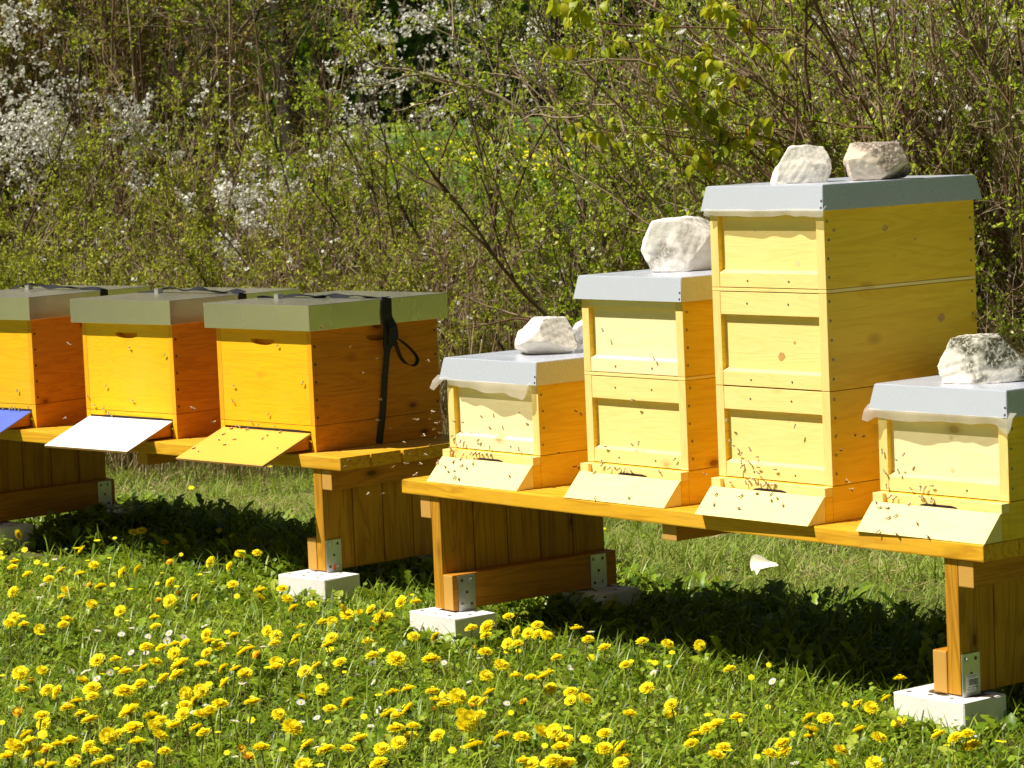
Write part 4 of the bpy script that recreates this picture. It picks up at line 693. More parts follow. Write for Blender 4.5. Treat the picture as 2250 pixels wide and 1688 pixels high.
for (hv, code, x, y, z, nx, ny, nz) in BEES:
    fl = 1 if code in (1, 3) else 0
    n = Vector((nx, ny, nz)).normalized(); hd = rb.uniform(0, 6.28)
    if fl: n = (n * .2 + Vector((rb.uniform(-.5, .5), rb.uniform(-.5, .5), 1))).normalized()
    t = n.orthogonal().normalized(); t = (Matrix.Rotation(hd, 3, n) @ t).normalized(); s = n.cross(t); m = Matrix.Identity(4)
    for i in range(3): m[i][0] = t[i]; m[i][1] = s[i]; m[i][2] = n[i]; m[i][3] = (x, y, z)[i] / 1000 + (n[i] * .002 if not fl else (nx, ny, nz)[i] / 100 * (.02 if code == 1 else 0))
    o = bpy.data.objects.new('honey_bee', BM_BEE[fl][0]); COL.objects.link(o); o.matrix_world = m @ Matrix.Scale(rb.uniform(1.0, 1.2), 4)
    wg = bpy.data.objects.new('wings', BM_BEE[fl][1]); COL.objects.link(wg); wg.parent = o
    face = 'head up' if t.z > .35 else ('head down' if t.z < -.35 else ('heading left' if t.x < 0 else 'heading right'))
    if hv == 'F': 
        lb = 'honey bee flying ' + ('low between the benches, ' if z < 460 else 'beside the orange hives, ') + face; gp = 'bees flying between the hives'
    elif code == 1: lb = 'honey bee hovering at the shaded side of the ' + BL[hv] + ', ' + face; gp = 'bees at the side of the ' + BL[hv]
    elif code == 2: lb = 'honey bee walking on the landing slope of the ' + BL[hv] + ', ' + face; gp = 'bees on the landing slope of the ' + BL[hv]
    else: lb = 'honey bee crawling on the front of the ' + BL[hv] + ', ' + face; gp = 'bees on the front of the ' + BL[hv]
    tag(o, lb, 'bee', gp)
# ------------------------------------------------------------------ fallen pale leaf
bm = bmesh.new(); g = [[None] * 7 for _ in range(9)]
for i in range(9):
    for j in range(7):
        t = i / 8; s = (j / 6 - .5); w_ = .038 * math.sin(math.pi * min(1, t * .9 + .08)) ** .8; g[i][j] = bm.verts.new((t * .085 - .04, s * 2 * w_, .006 + .022 * abs(s) ** 1.3 + .016 * math.sin(t * 3.4) + .006 * math.sin(s * 9 + t * 5)))
for i in range(8):
    for j in range(6): bm.faces.new((g[i][j], g[i + 1][j], g[i + 1][j + 1], g[i][j + 1]))
o = bmobj('fallen_leaf', bm, plain('pale_yellow_leaf', (.90, .86, .60), .6, 0, .1), None, True); o.location = (.79, 9.78, .045); o.rotation_euler = (.22, -.12, .9); o.scale = (1.25, 1.25, 1.25); tag(o, 'curled pale yellow leaf lying on the grass behind the front bench', 'leaf')
# ------------------------------------------------------------------ meadow plants
def local_uv(k, X, Y):
    (x, y), th = bframe(k); c, s = math.cos(th), math.sin(th); return c * (X - x) + s * (Y - y), -s * (X - x) + c * (Y - y)
BR = [('B', .196, .022), ('B', 2.170, .044), ('B', .19, .575), ('B', 2.20, .58), ('A', -.126, -.01), ('A', -.13, .575), ('A', -2.2, .1), ('A', -2.17, .6)]
def clear(X, Y, pad=.0):
    ok = np.ones(len(X), bool)
    for k, uc, vc in BR:
        u, v = local_uv(k, X, Y); ok &= ~((np.abs(u - uc) < .122 + pad) & (np.abs(v - vc) < .08 + pad))
    return ok
def backness(X, Y):
    """>0 behind the benches (lawn), <0 lush meadow"""
    ub, vb = local_uv('B', X, Y); ua, va = local_uv('A', X, Y)
    return np.where(ub > -.35, np.minimum(vb, 9) - .80, va - .95)
def scatter(n, y0, y1, xm=1.15):
    n = int(n * 1.25)
    Y = rng.uniform(y0, y1, n * 2); X = rng.uniform(-1, 1, n * 2) * (.19 * y1 + xm); k = np.abs(X) < .19 * Y + xm; X, Y = X[k][:n], Y[k][:n]; return X, Y
def clump(X, Y, f=2.0, s=0.0): return np.sin(X * f * 2.3 + s) * np.sin(Y * f * 2.9 + 1.3 * s) + .6 * np.sin(X * f * 5.1 + Y * f * 4.3 + s)
def plants():
    parts = []
    def add(T, n, y0, y1, h0, h1, tilt0, tilt1, keep=lambda X, Y: np.ones(len(X), bool), lift=.0, lift1=0., rr=(0, .9), wsc=1):
        X, Y = scatter(n, y0, y1); ok = keep(X, Y) & clear(X, Y, .015); X, Y = X[ok], Y[ok]; m = len(X)
        sc = rng.uniform(h0, h1, m); yaw = rng.uniform(0, 2 * np.pi, m); tl = rng.uniform(tilt0, tilt1, m)
        patch = .5 + .5 * clump(X, Y, .9, 2.) / 1.6
        pos = np.stack([X, Y, gz(X, Y) + rng.uniform(lift, max(lift1, lift + 1e-6), m)], 1)
        parts.append(inst(T[0], T[1], pos, rots(yaw, tl, rng.normal(0, .4, m)), np.stack([sc * wsc, sc, sc], 1), np.clip(rng.uniform(rr[0], rr[1], m) * .75 + .25 * patch * rr[1], 0, 1)))
    lush = lambda X, Y: (backness(X, Y) + rng.normal(0, .06, len(X)) < 0)
    # dandelion rosettes
    X, Y = scatter(1500, 6.2, 10.9); ok = lush(X, Y); X, Y = X[ok], Y[ok]; m = len(X); per = 9; X = np.repeat(X, per); Y = np.repeat(Y, per); n = len(X)
    yaw = np.tile(np.arange(per) * 2 * np.pi / per, m) + rng.normal(0, .3, n); sc = rng.uniform(.045, .10, n) * np.repeat(rng.uniform(.7, 1.15, m), per); tl = rng.uniform(.35, 1.15, n)
    parts.append(inst(*T_DAND, np.stack([X, Y, gz(X, Y)], 1), rots(yaw, tl, rng.normal(0, .3, n)), sc, np.clip(rng.normal(.42, .22, n), 0, .88)))
    add(T_OVAL, 15000, 6.2, 10.9, .016, .038, .1, 1.2, lush, 0, .035, (.1, .9))
    add(T_ROUND, 24000, 6.2, 10.9, .009, .017, -.3, .8, lush, .012, .06, (.05, .8))
    add(T_BLADE, 95000, 6.2, 10.9, .03, .085, .5, 1.5, lush, 0, 0, (.0, 1.0))
    add(T_BLADE, 9000, 6.2, 10.9, .09, .15, 1.0, 1.5, lush, 0, 0, (.2, .9), .7)
    for k_, uc, vc in BR:      # taller leaves crowding round the bricks
        for T, nn, s0, s1, t0, t1, l1_ in ((T_DAND, 46, .06, .12, .8, 1.35, 0), (T_OVAL, 90, .025, .06, .4, 1.3, .04), (T_ROUND, 160, .010, .018, -.2, .9, .075), (T_BLADE, 130, .05, .13, .9, 1.5, 0)):
            if vc > .5: nn, s0, s1, l1_ = int(nn * 2.2), s0 * 1.5, s1 * 1.45, l1_ * 1.6
            u = rng.uniform(-.20, .20, nn * 3); v = rng.uniform(-.19, .17, nn * 3); ok = ~((np.abs(u) < .123) & (np.abs(v) < .082)); u, v = u[ok][:nn] + uc, v[ok][:nn] + vc; m_ = len(u)
            (bx, by), th = bframe(k_); cc, ss = math.cos(th), math.sin(th); X = bx + cc * u - ss * v; Y = by + ss * u + cc * v
            parts.append(inst(*T, np.stack([X, Y, gz(X, Y) + rng.uniform(0, l1_ + 1e-4, m_)], 1), rots(rng.uniform(0, 6.28, m_), rng.uniform(t0, t1, m_), rng.normal(0, .3, m_)), rng.uniform(s0, s1, m_), rng.uniform(.1, .9, m_)))
    for k_, u0_, u1_, v0_, v1_ in (('B', -.25, 2.45, .22, 1.08), ('A', -2.6, .15, .15, 1.0)):      # taller weeds in the shade under the benches
        for T, nn, s0, s1, t0, t1, l1_ in ((T_DAND, 1500, .08, .17, .8, 1.45, 0), (T_OVAL, 500, .04, .08, .5, 1.45, .05), (T_ROUND, 1500, .011, .02, -.2, .9, .09), (T_BLADE, 7000, .05, .17, .8, 1.5, 0)):
            u = rng.uniform(u0_, u1_, nn); v = v0_ + (v1_ - v0_) * rng.beta(1.4, 1.2, nn); (bx, by), th = bframe(k_); cc, ss = math.cos(th), math.sin(th); X = bx + cc * u - ss * v; Y = by + ss * u + cc * v
            ok = clear(X, Y, .01) & (clump(X, Y, 1.7, 3.) + rng.normal(0, .5, nn) > -.5); X, Y = X[ok], Y[ok]; m_ = len(X)
            parts.append(inst(*T, np.stack([X, Y, gz(X, Y) + rng.uniform(0, l1_ + 1e-4, m_)], 1), rots(rng.uniform(0, 6.28, m_), rng.uniform(t0, t1, m_), rng.normal(0, .3, m_)), (lambda q: np.stack([q * (.55 if T is T_DAND else 1), q, q], 1))(rng.uniform(s0, s1, m_)), rng.uniform(.0, .7, m_)))
    V, P, r = merge(parts); o = link('meadow_plants', npmesh('meadow_plants', V, P, r), MAT['meadow']); tag(o, 'dense green dandelion leaves, clover and grass covering the foreground', 'ground cover', kind='stuff')
    parts.clear()
    back = lambda X, Y: (backness(X, Y) + rng.normal(0, .10, len(X)) > -.1) & (clump(X, Y, 1.2, 1.) + rng.normal(0, .8, len(X)) > -1.0)
    add(T_GRASS, 250000, 8.6, 15.0, .03, .085, .5, 1.45, back, 0, 0, (.15, 1.0), 1.0)
    add(T_GRASS, 42000, 8.6, 14.5, .09, .19, .9, 1.5, lambda X, Y: back(X, Y) & (clump(X, Y, 2.2, 4.) > .45), 0, 0, (.1, .7), .8)
    add(T_ROUND, 16000, 8.0, 15.5, .010, .022, -.2, .8, back, .005, .03, (.2, .7))
    V, P, r = merge(parts); o = link('lawn_grass', npmesh('lawn_grass', V, P, r), MAT['lawn']); tag(o, 'thin short grass with dry straw behind the benches', 'grass', kind='stuff')
    parts.clear()
    T_ST = ([(-.02, 0, 0), (.02, 0, 0), (.015, 1, .05), (-.015, 1, .05)], [(0, 1, 2, 3)])
    add(T_ST, 34000, 8.0, 17.5, .04, .13, -.1, .35, lambda X, Y: (backness(X, Y) > .0) & (clump(X, Y, 1.6, 7.) + rng.normal(0, .5, len(X)) > -.2), .004, .02, (0, 1), .6)
    add(T_ST, 20000, 6.2, 10.5, .02, .07, -.1, .6, lush, .004, .03, (0, .9), .5)
    X, Y = scatter(42000, 13.2, 18.5, 2.4); m = len(X); H = rng.uniform(.12, .75, m) * np.where(X < .4, 1, .8)
    parts.append(inst(*T_ST, np.stack([X, Y, gz(X, Y)], 1), rots(rng.uniform(0, 6.28, m), rng.normal(1.35, .35, m)), np.stack([H * .16, H, H], 1), rng.random(m)))
    V, P, r = merge(parts); o = link('dry_straw', npmesh('dry_straw', V, P, r), MAT['straw']); tag(o, 'dry brown stalks and straw under and in front of the hedge', 'dry grass', kind='stuff')
plants()
# ------------------------------------------------------------------ dandelions and daisies
def head_mesh(kind, seed):
    r2 = np.random.default_rng(seed); V, F, Rn = [], [], []
    rings = {0: [(34, 1.0, 3), (34, .97, 17), (32, .90, 31), (28, .80, 45), (22, .70, 59), (14, .62, 73)], 1: [(34, 1.0, 14), (32, .97, 28), (28, .88, 42), (22, .78, 56), (14, .68, 72)], 2: [(22, .9, 52), (18, .85, 62), (12, .6, 72)]}[kind]
    for n, L, el in rings:
        for k in range(n):
            a = 2 * math.pi * (k + r2.uniform(-.4, .4)) / n; l = L * r2.uniform(.86, 1.05); e = R(el + r2.uniform(-9, 9)); w_ = .105
            dx, dy = math.cos(a), math.sin(a); b = len(V); r0 = .10
            for t, ww in ((0, .5), (.55, 1.0), (1.0, .75)):
                rr = r0 + l * t * math.cos(e); z = .02 + l * t * math.sin(e) * (1 - .25 * t)
                V += [(dx * rr + dy * w_ * ww, dy * rr - dx * w_ * ww, z), (dx * rr - dy * w_ * ww, dy * rr + dx * w_ * ww, z)]; Rn += [.42 + .58 * t * r2.uniform(.7, 1)] * 2
            F += [(b, b + 1, b + 3, b + 2), (b + 2, b + 3, b + 5, b + 4)]
    b0 = len(V); zc = .80 if kind < 2 else .9; V += [(0, 0, zc)]; Rn += [.9]; T3 = []
    for k in range(16): q = k * math.pi / 8; rr = .24 + .09 * (k % 2); V.append((rr * math.cos(q), rr * math.sin(q), zc * (.82 if k % 2 else .95))); Rn.append(.45 + .5 * (k % 2)); T3.append((b0, b0 + 1 + k, b0 + 1 + (k + 1) % 16))
    me = npmesh('flower_head', np.array(V), [np.array(F), np.array(T3)], np.clip(Rn, 0, 1)); return me
HEADS = [head_mesh(0, s) for s in (1, 2, 3)] + [head_mesh(1, s) for s in (4, 5)]; OLD = [head_mesh(2, 6), head_mesh(2, 7)]
for m in HEADS: m.materials.append(MAT['petal'])
for m in OLD: m.materials.append(MAT['petal_old'])
def calyx_mesh():
    bm = bmesh.new(); bmesh.ops.create_cone(bm, cap_ends=True, segments=8, radius1=.10, radius2=.34, depth=.42)
    bmesh.ops.translate(bm, verts=bm.verts, vec=(0, 0, -.16)); me = bpy.data.meshes.new('calyx'); bm.to_mesh(me); bm.free(); me.materials.append(MAT['calyx']); return me
CALYX = calyx_mesh()
def stem_mesh(name, mat, rad=.0017):
    t = np.linspace(0, 1, 6); P = np.stack([.14 * t ** 2, 0 * t, t], 1)[None]; V, F, _ = tubes(P, np.full((1, 6), rad / .08), 5); V[:, 2] = V[:, 2]; me = npmesh(name, V, F); me.materials.append(mat); return me
STEM = stem_mesh('stalk', MAT['stemg'])
rd = random.Random(21)
def flower(name, x, y, hgt, r, headme, lab, cat, grp, tiltmax=75, calyx=True):
    z0 = float(gz(x, y)); yw = rd.uniform(0, 6.28); hgt = max(.035, hgt - z0)
    root = empty(name, (x - .14 * hgt * math.cos(yw), y - .14 * hgt * math.sin(yw), z0), yw, label=lab, cat=cat, group=grp)
    s = bpy.data.objects.new('stalk', STEM); COL.objects.link(s); s.parent = root; s.scale = (hgt, hgt, hgt)
    hd = bpy.data.objects.new('flower_head', headme); COL.objects.link(hd); hd.parent = root
    hd.location = (.14 * hgt, 0, hgt); az = R(rd.gauss(235, 60)) - yw; tl = R(abs(rd.gauss(27, 20)) % tiltmax)
    q = Matrix.Rotation(az, 3, 'Z') @ Matrix.Rotation(tl, 3, 'Y') @ Matrix.Rotation(rd.uniform(0, 6), 3, 'Z'); hd.rotation_euler = q.to_euler(); hd.scale = (r, r, r)
    global LASTHEAD
    LASTHEAD = hd
    if calyx: c = bpy.data.objects.new('calyx', CALYX); COL.objects.link(c); c.parent = hd
    return root
for i, (x, y, hh, rr) in enumerate(DAND[:286]):
    old = rd.random() < .045
    nb = min(((math.hypot(x / 1000 - bworld(k_, uc, vc, 0).x, y / 1000 - bworld(k_, uc, vc, 0).y), nm) for k_, uc, vc, nm in (('B', .196, .022, 'white brick under the front bench left leg'), ('B', 2.17, .044, 'soil-smeared white brick at the right'), ('A', -.126, -.01, 'white brick under the back bench right leg'))))
    size = 'large' if rr >= 24 else ('medium sized' if rr >= 20 else 'small')
    lab = 'closing' if old else size + ' open'
    where = ('close to the ' + nb[1]) if nb[0] < .38 else ('in the meadow in front of the ' + ('front' if x / 1000 > -.35 else 'back left') + ' bench' if y < 8300 or old else 'at the back edge of the flowering meadow')
    flower('dandelion', x / 1000, y / 1000, hh / 1000, (rr if rr > 19 else .5 * (rr + 19)) / 1000 * (.9 if old else 1.10), rd.choice(OLD if old else HEADS),
           lab + (' orange' if old else ' yellow') + ' dandelion ' + where, 'dandelion', lab + ' dandelions ' + where)
# the smallest and farthest heads: one mass
def head_arrays(pts):
    out = []
    for x, y, z, r in pts:
        a = 12; c = (x, y, z); V = [(0, 0, .25 * r)] + [(r * math.cos(k * 2 * math.pi / a) * (1 if k % 2 else .8), r * math.sin(k * 2 * math.pi / a) * (1 if k % 2 else .8), .1 * r) for k in range(a)]
        out.append(np.array(V) @ np.array(Matrix.Rotation(rd.uniform(0, .9), 3, 'X') @ Matrix.Rotation(rd.uniform(0, 6), 3, 'Z')).T + np.array(c))
    V = np.concatenate(out); n = len(pts); k = np.arange(12); F = np.stack([0 * k, 1 + k, 1 + (k + 1) % 12], 1)[None] + (np.arange(n) * 13)[:, None, None]; return V, [F.reshape(-1, 3)]
pts = [(x / 1000, y / 1000, hh / 1000, rr / 1000) for x, y, hh, rr in DAND[286:]]
for _ in range(150):
    x, y = rd.uniform(-2.6, 2.6), rd.uniform(6.6, 9.6)
    if backness(np.array([x]), np.array([y]))[0] < -.2 and clear(np.array([x]), np.array([y]), .02)[0] and y < 6.9 + 3.0 * (.5 - x / 5): pts.append((x, y, rd.uniform(.05, .08), rd.uniform(.009, .015)))
for _ in range(30):
    x, y = rd.uniform(-2, 2.2), rd.uniform(10.5, 13.5); pts.append((x, y, .06, .014))
V, P = head_arrays(pts); o = link('small_dandelions', npmesh('small_dandelions', V, P, rng.random(len(V))), MAT['petal']); tag(o, 'smallest dandelion heads scattered low among the meadow leaves', 'dandelions', kind='stuff')
pts = []
for _ in range(1000):
    y = rd.uniform(24, 52); x = rd.uniform(-.05, .10) * y + rd.gauss(0, .6)
    if math.sin(x * .9 + y * .4) + math.sin(y * 1.1) + rd.uniform(-.9, .9) > -.1: pts.append((x, y, float(gz(x, y)) + .15, rd.uniform(.02, .045)))
V, P = head_arrays(pts); o = link('far_dandelions', npmesh('far_dandelions', V, P, rng.random(len(V))), MAT['petal']); tag(o, 'blurred yellow dandelion patches on the meadow seen through the hedge', 'dandelions', kind='stuff')
X = rng.uniform(-1, 1, 60000); Y = rng.uniform(19, 60, 60000); X = X * (.2 * Y + 1.5); m = len(X); H = rng.uniform(.10, .30, m)
V, P, r = inst(*T_GRASS, np.stack([X, Y, gz(X, Y)], 1), rots(rng.uniform(0, 6.28, m), rng.uniform(.8, 1.5, m)), np.stack([H * 3, H, H], 1), rng.uniform(.0, .62, m)); o = link('far_meadow_grass', npmesh('far_meadow_grass', V, P, r), MAT['meadow']); tag(o, 'tall green meadow grass beyond the hedge', 'grass', kind='stuff')
def daisy_mesh():
    V, F, Rn = [], [], []
    for k in range(18):
        a = 2 * math.pi * k / 18; dx, dy = math.cos(a), math.sin(a); b = len(V)
        V += [(dx * .22 + dy * .05, dy * .22 - dx * .05, 0), (dx * .22 - dy * .05, dy * .22 + dx * .05, 0), (dx + dy * .10, dy - dx * .10, .12), (dx - dy * .10, dy + dx * .10, .12)]; F.append((b, b + 1, b + 3, b + 2)); Rn += [rng.random()] * 4
    return npmesh('flower_head', np.array(V), [np.array(F)], Rn)
DM = daisy_mesh(); DM.materials.append(MAT['daisy'])
bm = bmesh.new(); bmesh.ops.create_uvsphere(bm, u_segments=10, v_segments=6, radius=.36); bmesh.ops.scale(bm, vec=(1, 1, .5), verts=bm.verts); DC = bpy.data.meshes.new('yellow_eye'); bm.to_mesh(DC); bm.free(); DC.materials.append(plain('daisy_eye', (.85, .55, .02), .7))
for x, y, hh in DAISY:
    wd = 'left' if x < -350 else ('right' if x > 450 else 'middle')
    rt = flower('daisy', x / 1000, y / 1000, hh / 1000, rd.uniform(.009, .012), DM, 'small white daisy among the dandelions in the %s of the meadow' % wd, 'daisy', 'white daisies in the %s of the meadow' % wd, 60, False)
    e = bpy.data.objects.new('yellow_eye', DC); COL.objects.link(e); e.parent = LASTHEAD; e.location = (0, 0, .06)
# ------------------------------------------------------------------ shrubs
def polyset(start, direc, length, m, wig, grav=0.0, rg=rng):
    """vectorised random-walk polylines"""
    n = len(start); P = np.zeros((n, m, 3)); P[:, 0] = start; d = direc / (np.linalg.norm(direc, axis=1, keepdims=True) + 1e-9)
    st = (length / (m - 1))[:, None]
    for i in range(1, m):
        d = d + rg.normal(0, wig, (n, 3)); d[:, 2] += grav; d /= np.linalg.norm(d, axis=1, keepdims=True); P[:, i] = P[:, i - 1] + d * st
    return P
def children(P, per, t0, t1, ang, up, rg):
    n, m, _ = P.shape; t = rg.uniform(t0, t1, (n, per)); f = t * (m - 1); i = np.minimum(f.astype(int), m - 2); fr = (f - i)[..., None]; I = np.arange(n)[:, None]
    S = P[I, i] * (1 - fr) + P[I, i + 1] * fr; T = P[I, i + 1] - P[I, i]; T /= np.linalg.norm(T, axis=2, keepdims=True) + 1e-9
    Dn = T * math.cos(ang) + rg.normal(0, 1, T.shape) * math.sin(ang) * .62; Dn[..., 2] += up; return S.reshape(-1, 3), Dn.reshape(-1, 3), t.reshape(-1)
def shrub(name, label, cat, x, y, n0, H, lean=(0, 0), spread=.25, base=.25, n1=7, l1=.45, n2=5, l2=.16, leafn=3, leaf=.017, lp=.7, mat='hedge', bark='bark', blobs=(), extra_bl=0., seed=0, r0=.010, grp='shrubs of the hedge behind the hives', wig=.10, lowleaf=None, blsz=.018, guides=None, gr=.012, blprob=.9, bldens=.35):
    rg = np.random.default_rng(seed); z0 = float(gz(x, y)); root = empty(name, (x, y, z0), 0, label=label, cat=cat, group=grp); O = np.array([x, y, z0])
    S = np.stack([rg.normal(0, base, n0), rg.normal(0, base * .7, n0), np.zeros(n0)], 1) + O
    cn = lambda m_: m_ + spread * np.clip(rg.normal(0, 1, n0), -1.5, 1.5); Dr = np.stack([cn(lean[0]), cn(lean[1]), np.ones(n0)], 1); L = H * rg.uniform(.6, 1.1, n0)
    P0 = polyset(S, Dr, L, 12, wig, .02, rg)
    if guides:
        G = np.array([curve_pts(np.array(g) / 1000., 12) for g in guides]); P0 = np.concatenate([P0, G]); L = np.concatenate([L, np.linalg.norm(G[:, -1] - G[:, 0], axis=1)])
    R0 = r0 * rg.uniform(.5, 1.2, len(P0))
    if guides: R0[-len(guides):] = gr * rg.uniform(.45, 1.1, len(guides))
    rad0 = R0[:, None] * np.linspace(1, .3, 12)[None]
    s, d, t = children(P0, n1, .12, .98, .75, .22, rg); l = l1 * rg.uniform(.45, 1.2, len(s)) * (1.15 - .5 * t); P1 = polyset(s, d, l, 8, .14, .02, rg); rad1 = np.clip(np.repeat(R0, n1) * .46, .0018, .006)[:, None] * np.linspace(1, .35, 8)[None]
    s, d, t = children(P1, n2, .1, 1.0, .9, .1, rg); l = l2 * rg.uniform(.4, 1.3, len(s)); P2 = polyset(s, d, l, 5, .2, .02, rg); rad2 = np.full((len(P2), 5), .0015) * np.linspace(1, .6, 5)[None]
    XB = []
    for bx_, by_, bz_, br_ in blobs:
        cb = np.array([bx_, by_, bz_]) / 100.; rr_ = br_ / 100.; q = int(40 * (rr_ / .12) ** 2 * bldens); ce = cb + rg.normal(0, .42, (q, 3)) * rr_ * np.array([1, 1.2, 1])
        XB.append(polyset(ce, np.stack([rg.normal(0, 1, q), rg.normal(0, .6, q), rg.normal(.5, .7, q)], 1), rr_ * rg.uniform(.5, 1.2, q), 5, .3, .04, rg))
    if XB: XB = np.concatenate(XB); P2 = np.concatenate([P2, XB]); rad2 = np.full((len(P2), 5), .0015) * np.linspace(1, .6, 5)[None]
    c0 = rg.random(len(P0)) * .9; parts = [tubes(P0, rad0, 6, c0), tubes(P1, rad1, 4, np.clip(np.repeat(c0, n1) + rg.normal(0, .25, len(P1)), 0, 1)), tubes(P2, rad2, 3, rg.random(len(P2)))]
    V, P, r = merge(parts); link('branches', npmesh('branches', V - O, P, r), MAT[bark], root)
    N = np.concatenate([P2[:, 1:].reshape(-1, 3), P1[:, 3:].reshape(-1, 3)])
    inb = np.zeros(len(N), bool)
    for bx_, by_, bz_, br_ in blobs:
        dd = N - np.array([bx_, by_, bz_]) / 100.; dd[:, 1] *= .45; q = np.linalg.norm(dd, axis=1) / (br_ / 100.); inb |= (q < 1.25) & (rg.random(len(N)) < blprob * np.clip(1.7 - q, 0, 1))
    if len(XB): inb[(len(P2) - len(XB)) * 4:len(P2) * 4] = rg.random(len(XB) * 4) < .93
    inb |= rg.random(len(N)) < extra_bl
    Lv = N[~inb]; gq = np.sin(Lv[:, 0] * 9 + seed) * np.sin(Lv[:, 2] * 8 + seed * 2.) + .6 * np.sin(Lv[:, 0] * 17 + Lv[:, 2] * 13 + Lv[:, 1] * 9) + .35 * np.sin(Lv[:, 2] * 29 - Lv[:, 0] * 23); keep = rg.random(len(Lv)) < lp * 1.5 * np.clip(.55 + .62 * gq, .06, 1.25)
    Lv = Lv[keep]; Lv = np.repeat(Lv, leafn, 0); m = len(Lv)
    if m:
        V, P, r = inst(*(T_DIAM if leaf > .03 else T_FLAT), Lv - O + rg.normal(0, leaf * .28, (m, 3)), rots(rg.uniform(0, 6.28, m), rg.normal(.7, .8, m), rg.normal(0, .8, m)), leaf * 1.12 * rg.uniform(.55, 1.25, m), np.clip(rg.beta(1.6, 1.8, m) + .14 * np.sin(Lv[:, 0] * 5 + Lv[:, 2] * 7 + seed), 0, 1))
        link('leaves', npmesh('leaves', V, P, r), MAT[mat], root)
    Bn = N[inb]
    if len(Bn):
        Bn = np.repeat(Bn, 4, 0); m = len(Bn)
        V, P, r = inst(*T_BLOS, Bn - O + rg.normal(0, .011, (m, 3)), rots(rg.uniform(0, 6.28, m), rg.normal(0.2, .9, m), rg.normal(0, .9, m)), blsz * rg.uniform(.75, 1.3, m), rg.random(m))
        link('blossoms', npmesh('blossoms', V, P, r), MAT['blossom'], root)
    return root
GH = 'shrubs of the hedge behind the hives'
def sh(*a, **k):
    a = list(a)
    a[9 + 1] += 2      # side branches per stem
    a[12] += 1          # twigs per branch
    a[14] += 1; a[15] *= 1.22; a[16] = min(1, a[16] * .85)   # leaves in bigger tufts
    return shrub(*a, **k)
# front row, low leafy bushes on the left
k = 100
for x, y, H, lb in [(-4.9, 14.8, 1.3, 'low bush at the far left end of the hedge'), (-4.1, 14.5, 1.2, 'low bush left of the hedge edge bush'), (-3.3, 14.6, 1.2, 'low leafy bush beyond the left edge of the hedge'), (-2.55, 14.5, 1.15, 'low green bush behind the hive with the blue board'), (-1.95, 14.3, 1.2, 'dense low olive green bush behind the white board hive'),
                    (-1.35, 14.6, 1.1, 'low brown twiggy bush behind the orange board hive'), (-.75, 14.4, 1.05, 'low straw coloured bush right of the middle orange hive'), (-.15, 14.2, 1.1, 'low tangled bush above the black strap loop')]:
    k += 1; brown = x > -1.6
    sh('low_bush', lb, 'bush', x, y, 34, H, (0, 0), .35, .38, 8, .34, 5, .13, 3, .015, .38 if brown else .75, 'hedge_dull' if not brown else 'hedge_dull', 'bark_red' if brown else 'bark', (), .006, k, .006)
# middle blossoming blackthorns
sh('blackthorn_shrub', 'blackthorn covered in white blossom at the far left', 'blackthorn', -2.7, 16.6, 22, 2.2, (.12, 0), .3, .45, 9, .5, 6, .17, 3, .017, .45, 'hedge_dull', 'bark', BL_left, .012, 201, .009, bldens=.30)
sh('blackthorn_shrub', 'thin blackthorn with two white blossom sprays left of the dark gap', 'blackthorn', -1.75, 16.4, 20, 2.0, (0, 0), .28, .35, 8, .45, 6, .16, 3, .016, .5, 'hedge_dull', 'bark_red', BL_mid, .010, 202, .008)
sh('blackthorn_shrub', 'low blackthorn with white blossom above the right orange hive', 'blackthorn', -1.15, 15.6, 22, 1.55, (-.05, 0), .3, .35, 8, .42, 6, .15, 3, .016, .35, 'hedge_dull', 'bark_red', BL_mid2, .008, 203, .007)
sh('blackthorn_shrub', 'tall open blackthorn with scattered white blossom at the centre', 'blackthorn', -.45, 15.4, 14, 2.6, (0, 0), .22, .35, 8, .5, 6, .16, 3, .017, .5, 'hedge', 'bark', BL_ctr[:5] + BL_ctr[13:], .02, 204, .009, guides=GUIDE[6:9], gr=.010, blprob=.6, bldens=.22)
sh('blackthorn_shrub', 'dark stemmed crooked blackthorn between the orange and yellow hives', 'blackthorn', .15, 14.9, 12, 2.5, (.05, 0), .25, .40, 7, .5, 6, .17, 3, .018, .5, 'hedge', 'bark', BL_ctr[5:13], .015, 205, .010, guides=GUIDE[0:6], gr=.0135, blprob=.6, bldens=.18)
sh('hedge_shrub', 'bright green twiggy shrub behind the small grey rock', 'shrub', .55, 14.0, 24, 1.35, (.1, 0), .35, .35, 8, .4, 6, .15, 3, .019, .65, 'hedge', 'bark', (), .004, 206, .008)
sh('hedge_shrub', 'fresh green shrub with arching twigs behind the two-box hive', 'shrub', .95, 14.6, 20, 2.1, (-.08, 0), .3, .4, 8, .5, 6, .16, 3, .019, .6, 'hedge', 'bark', (), .008, 207, .009)
sh('hedge_shrub', 'leafy shrub with thin red twigs behind the white speckled rock', 'shrub', 1.35, 13.8, 22, 2.0, (-.15, 0), .3, .4, 8, .5, 6, .17, 3, .019, .6, 'hedge', 'bark_red', (), .006, 208, .009)
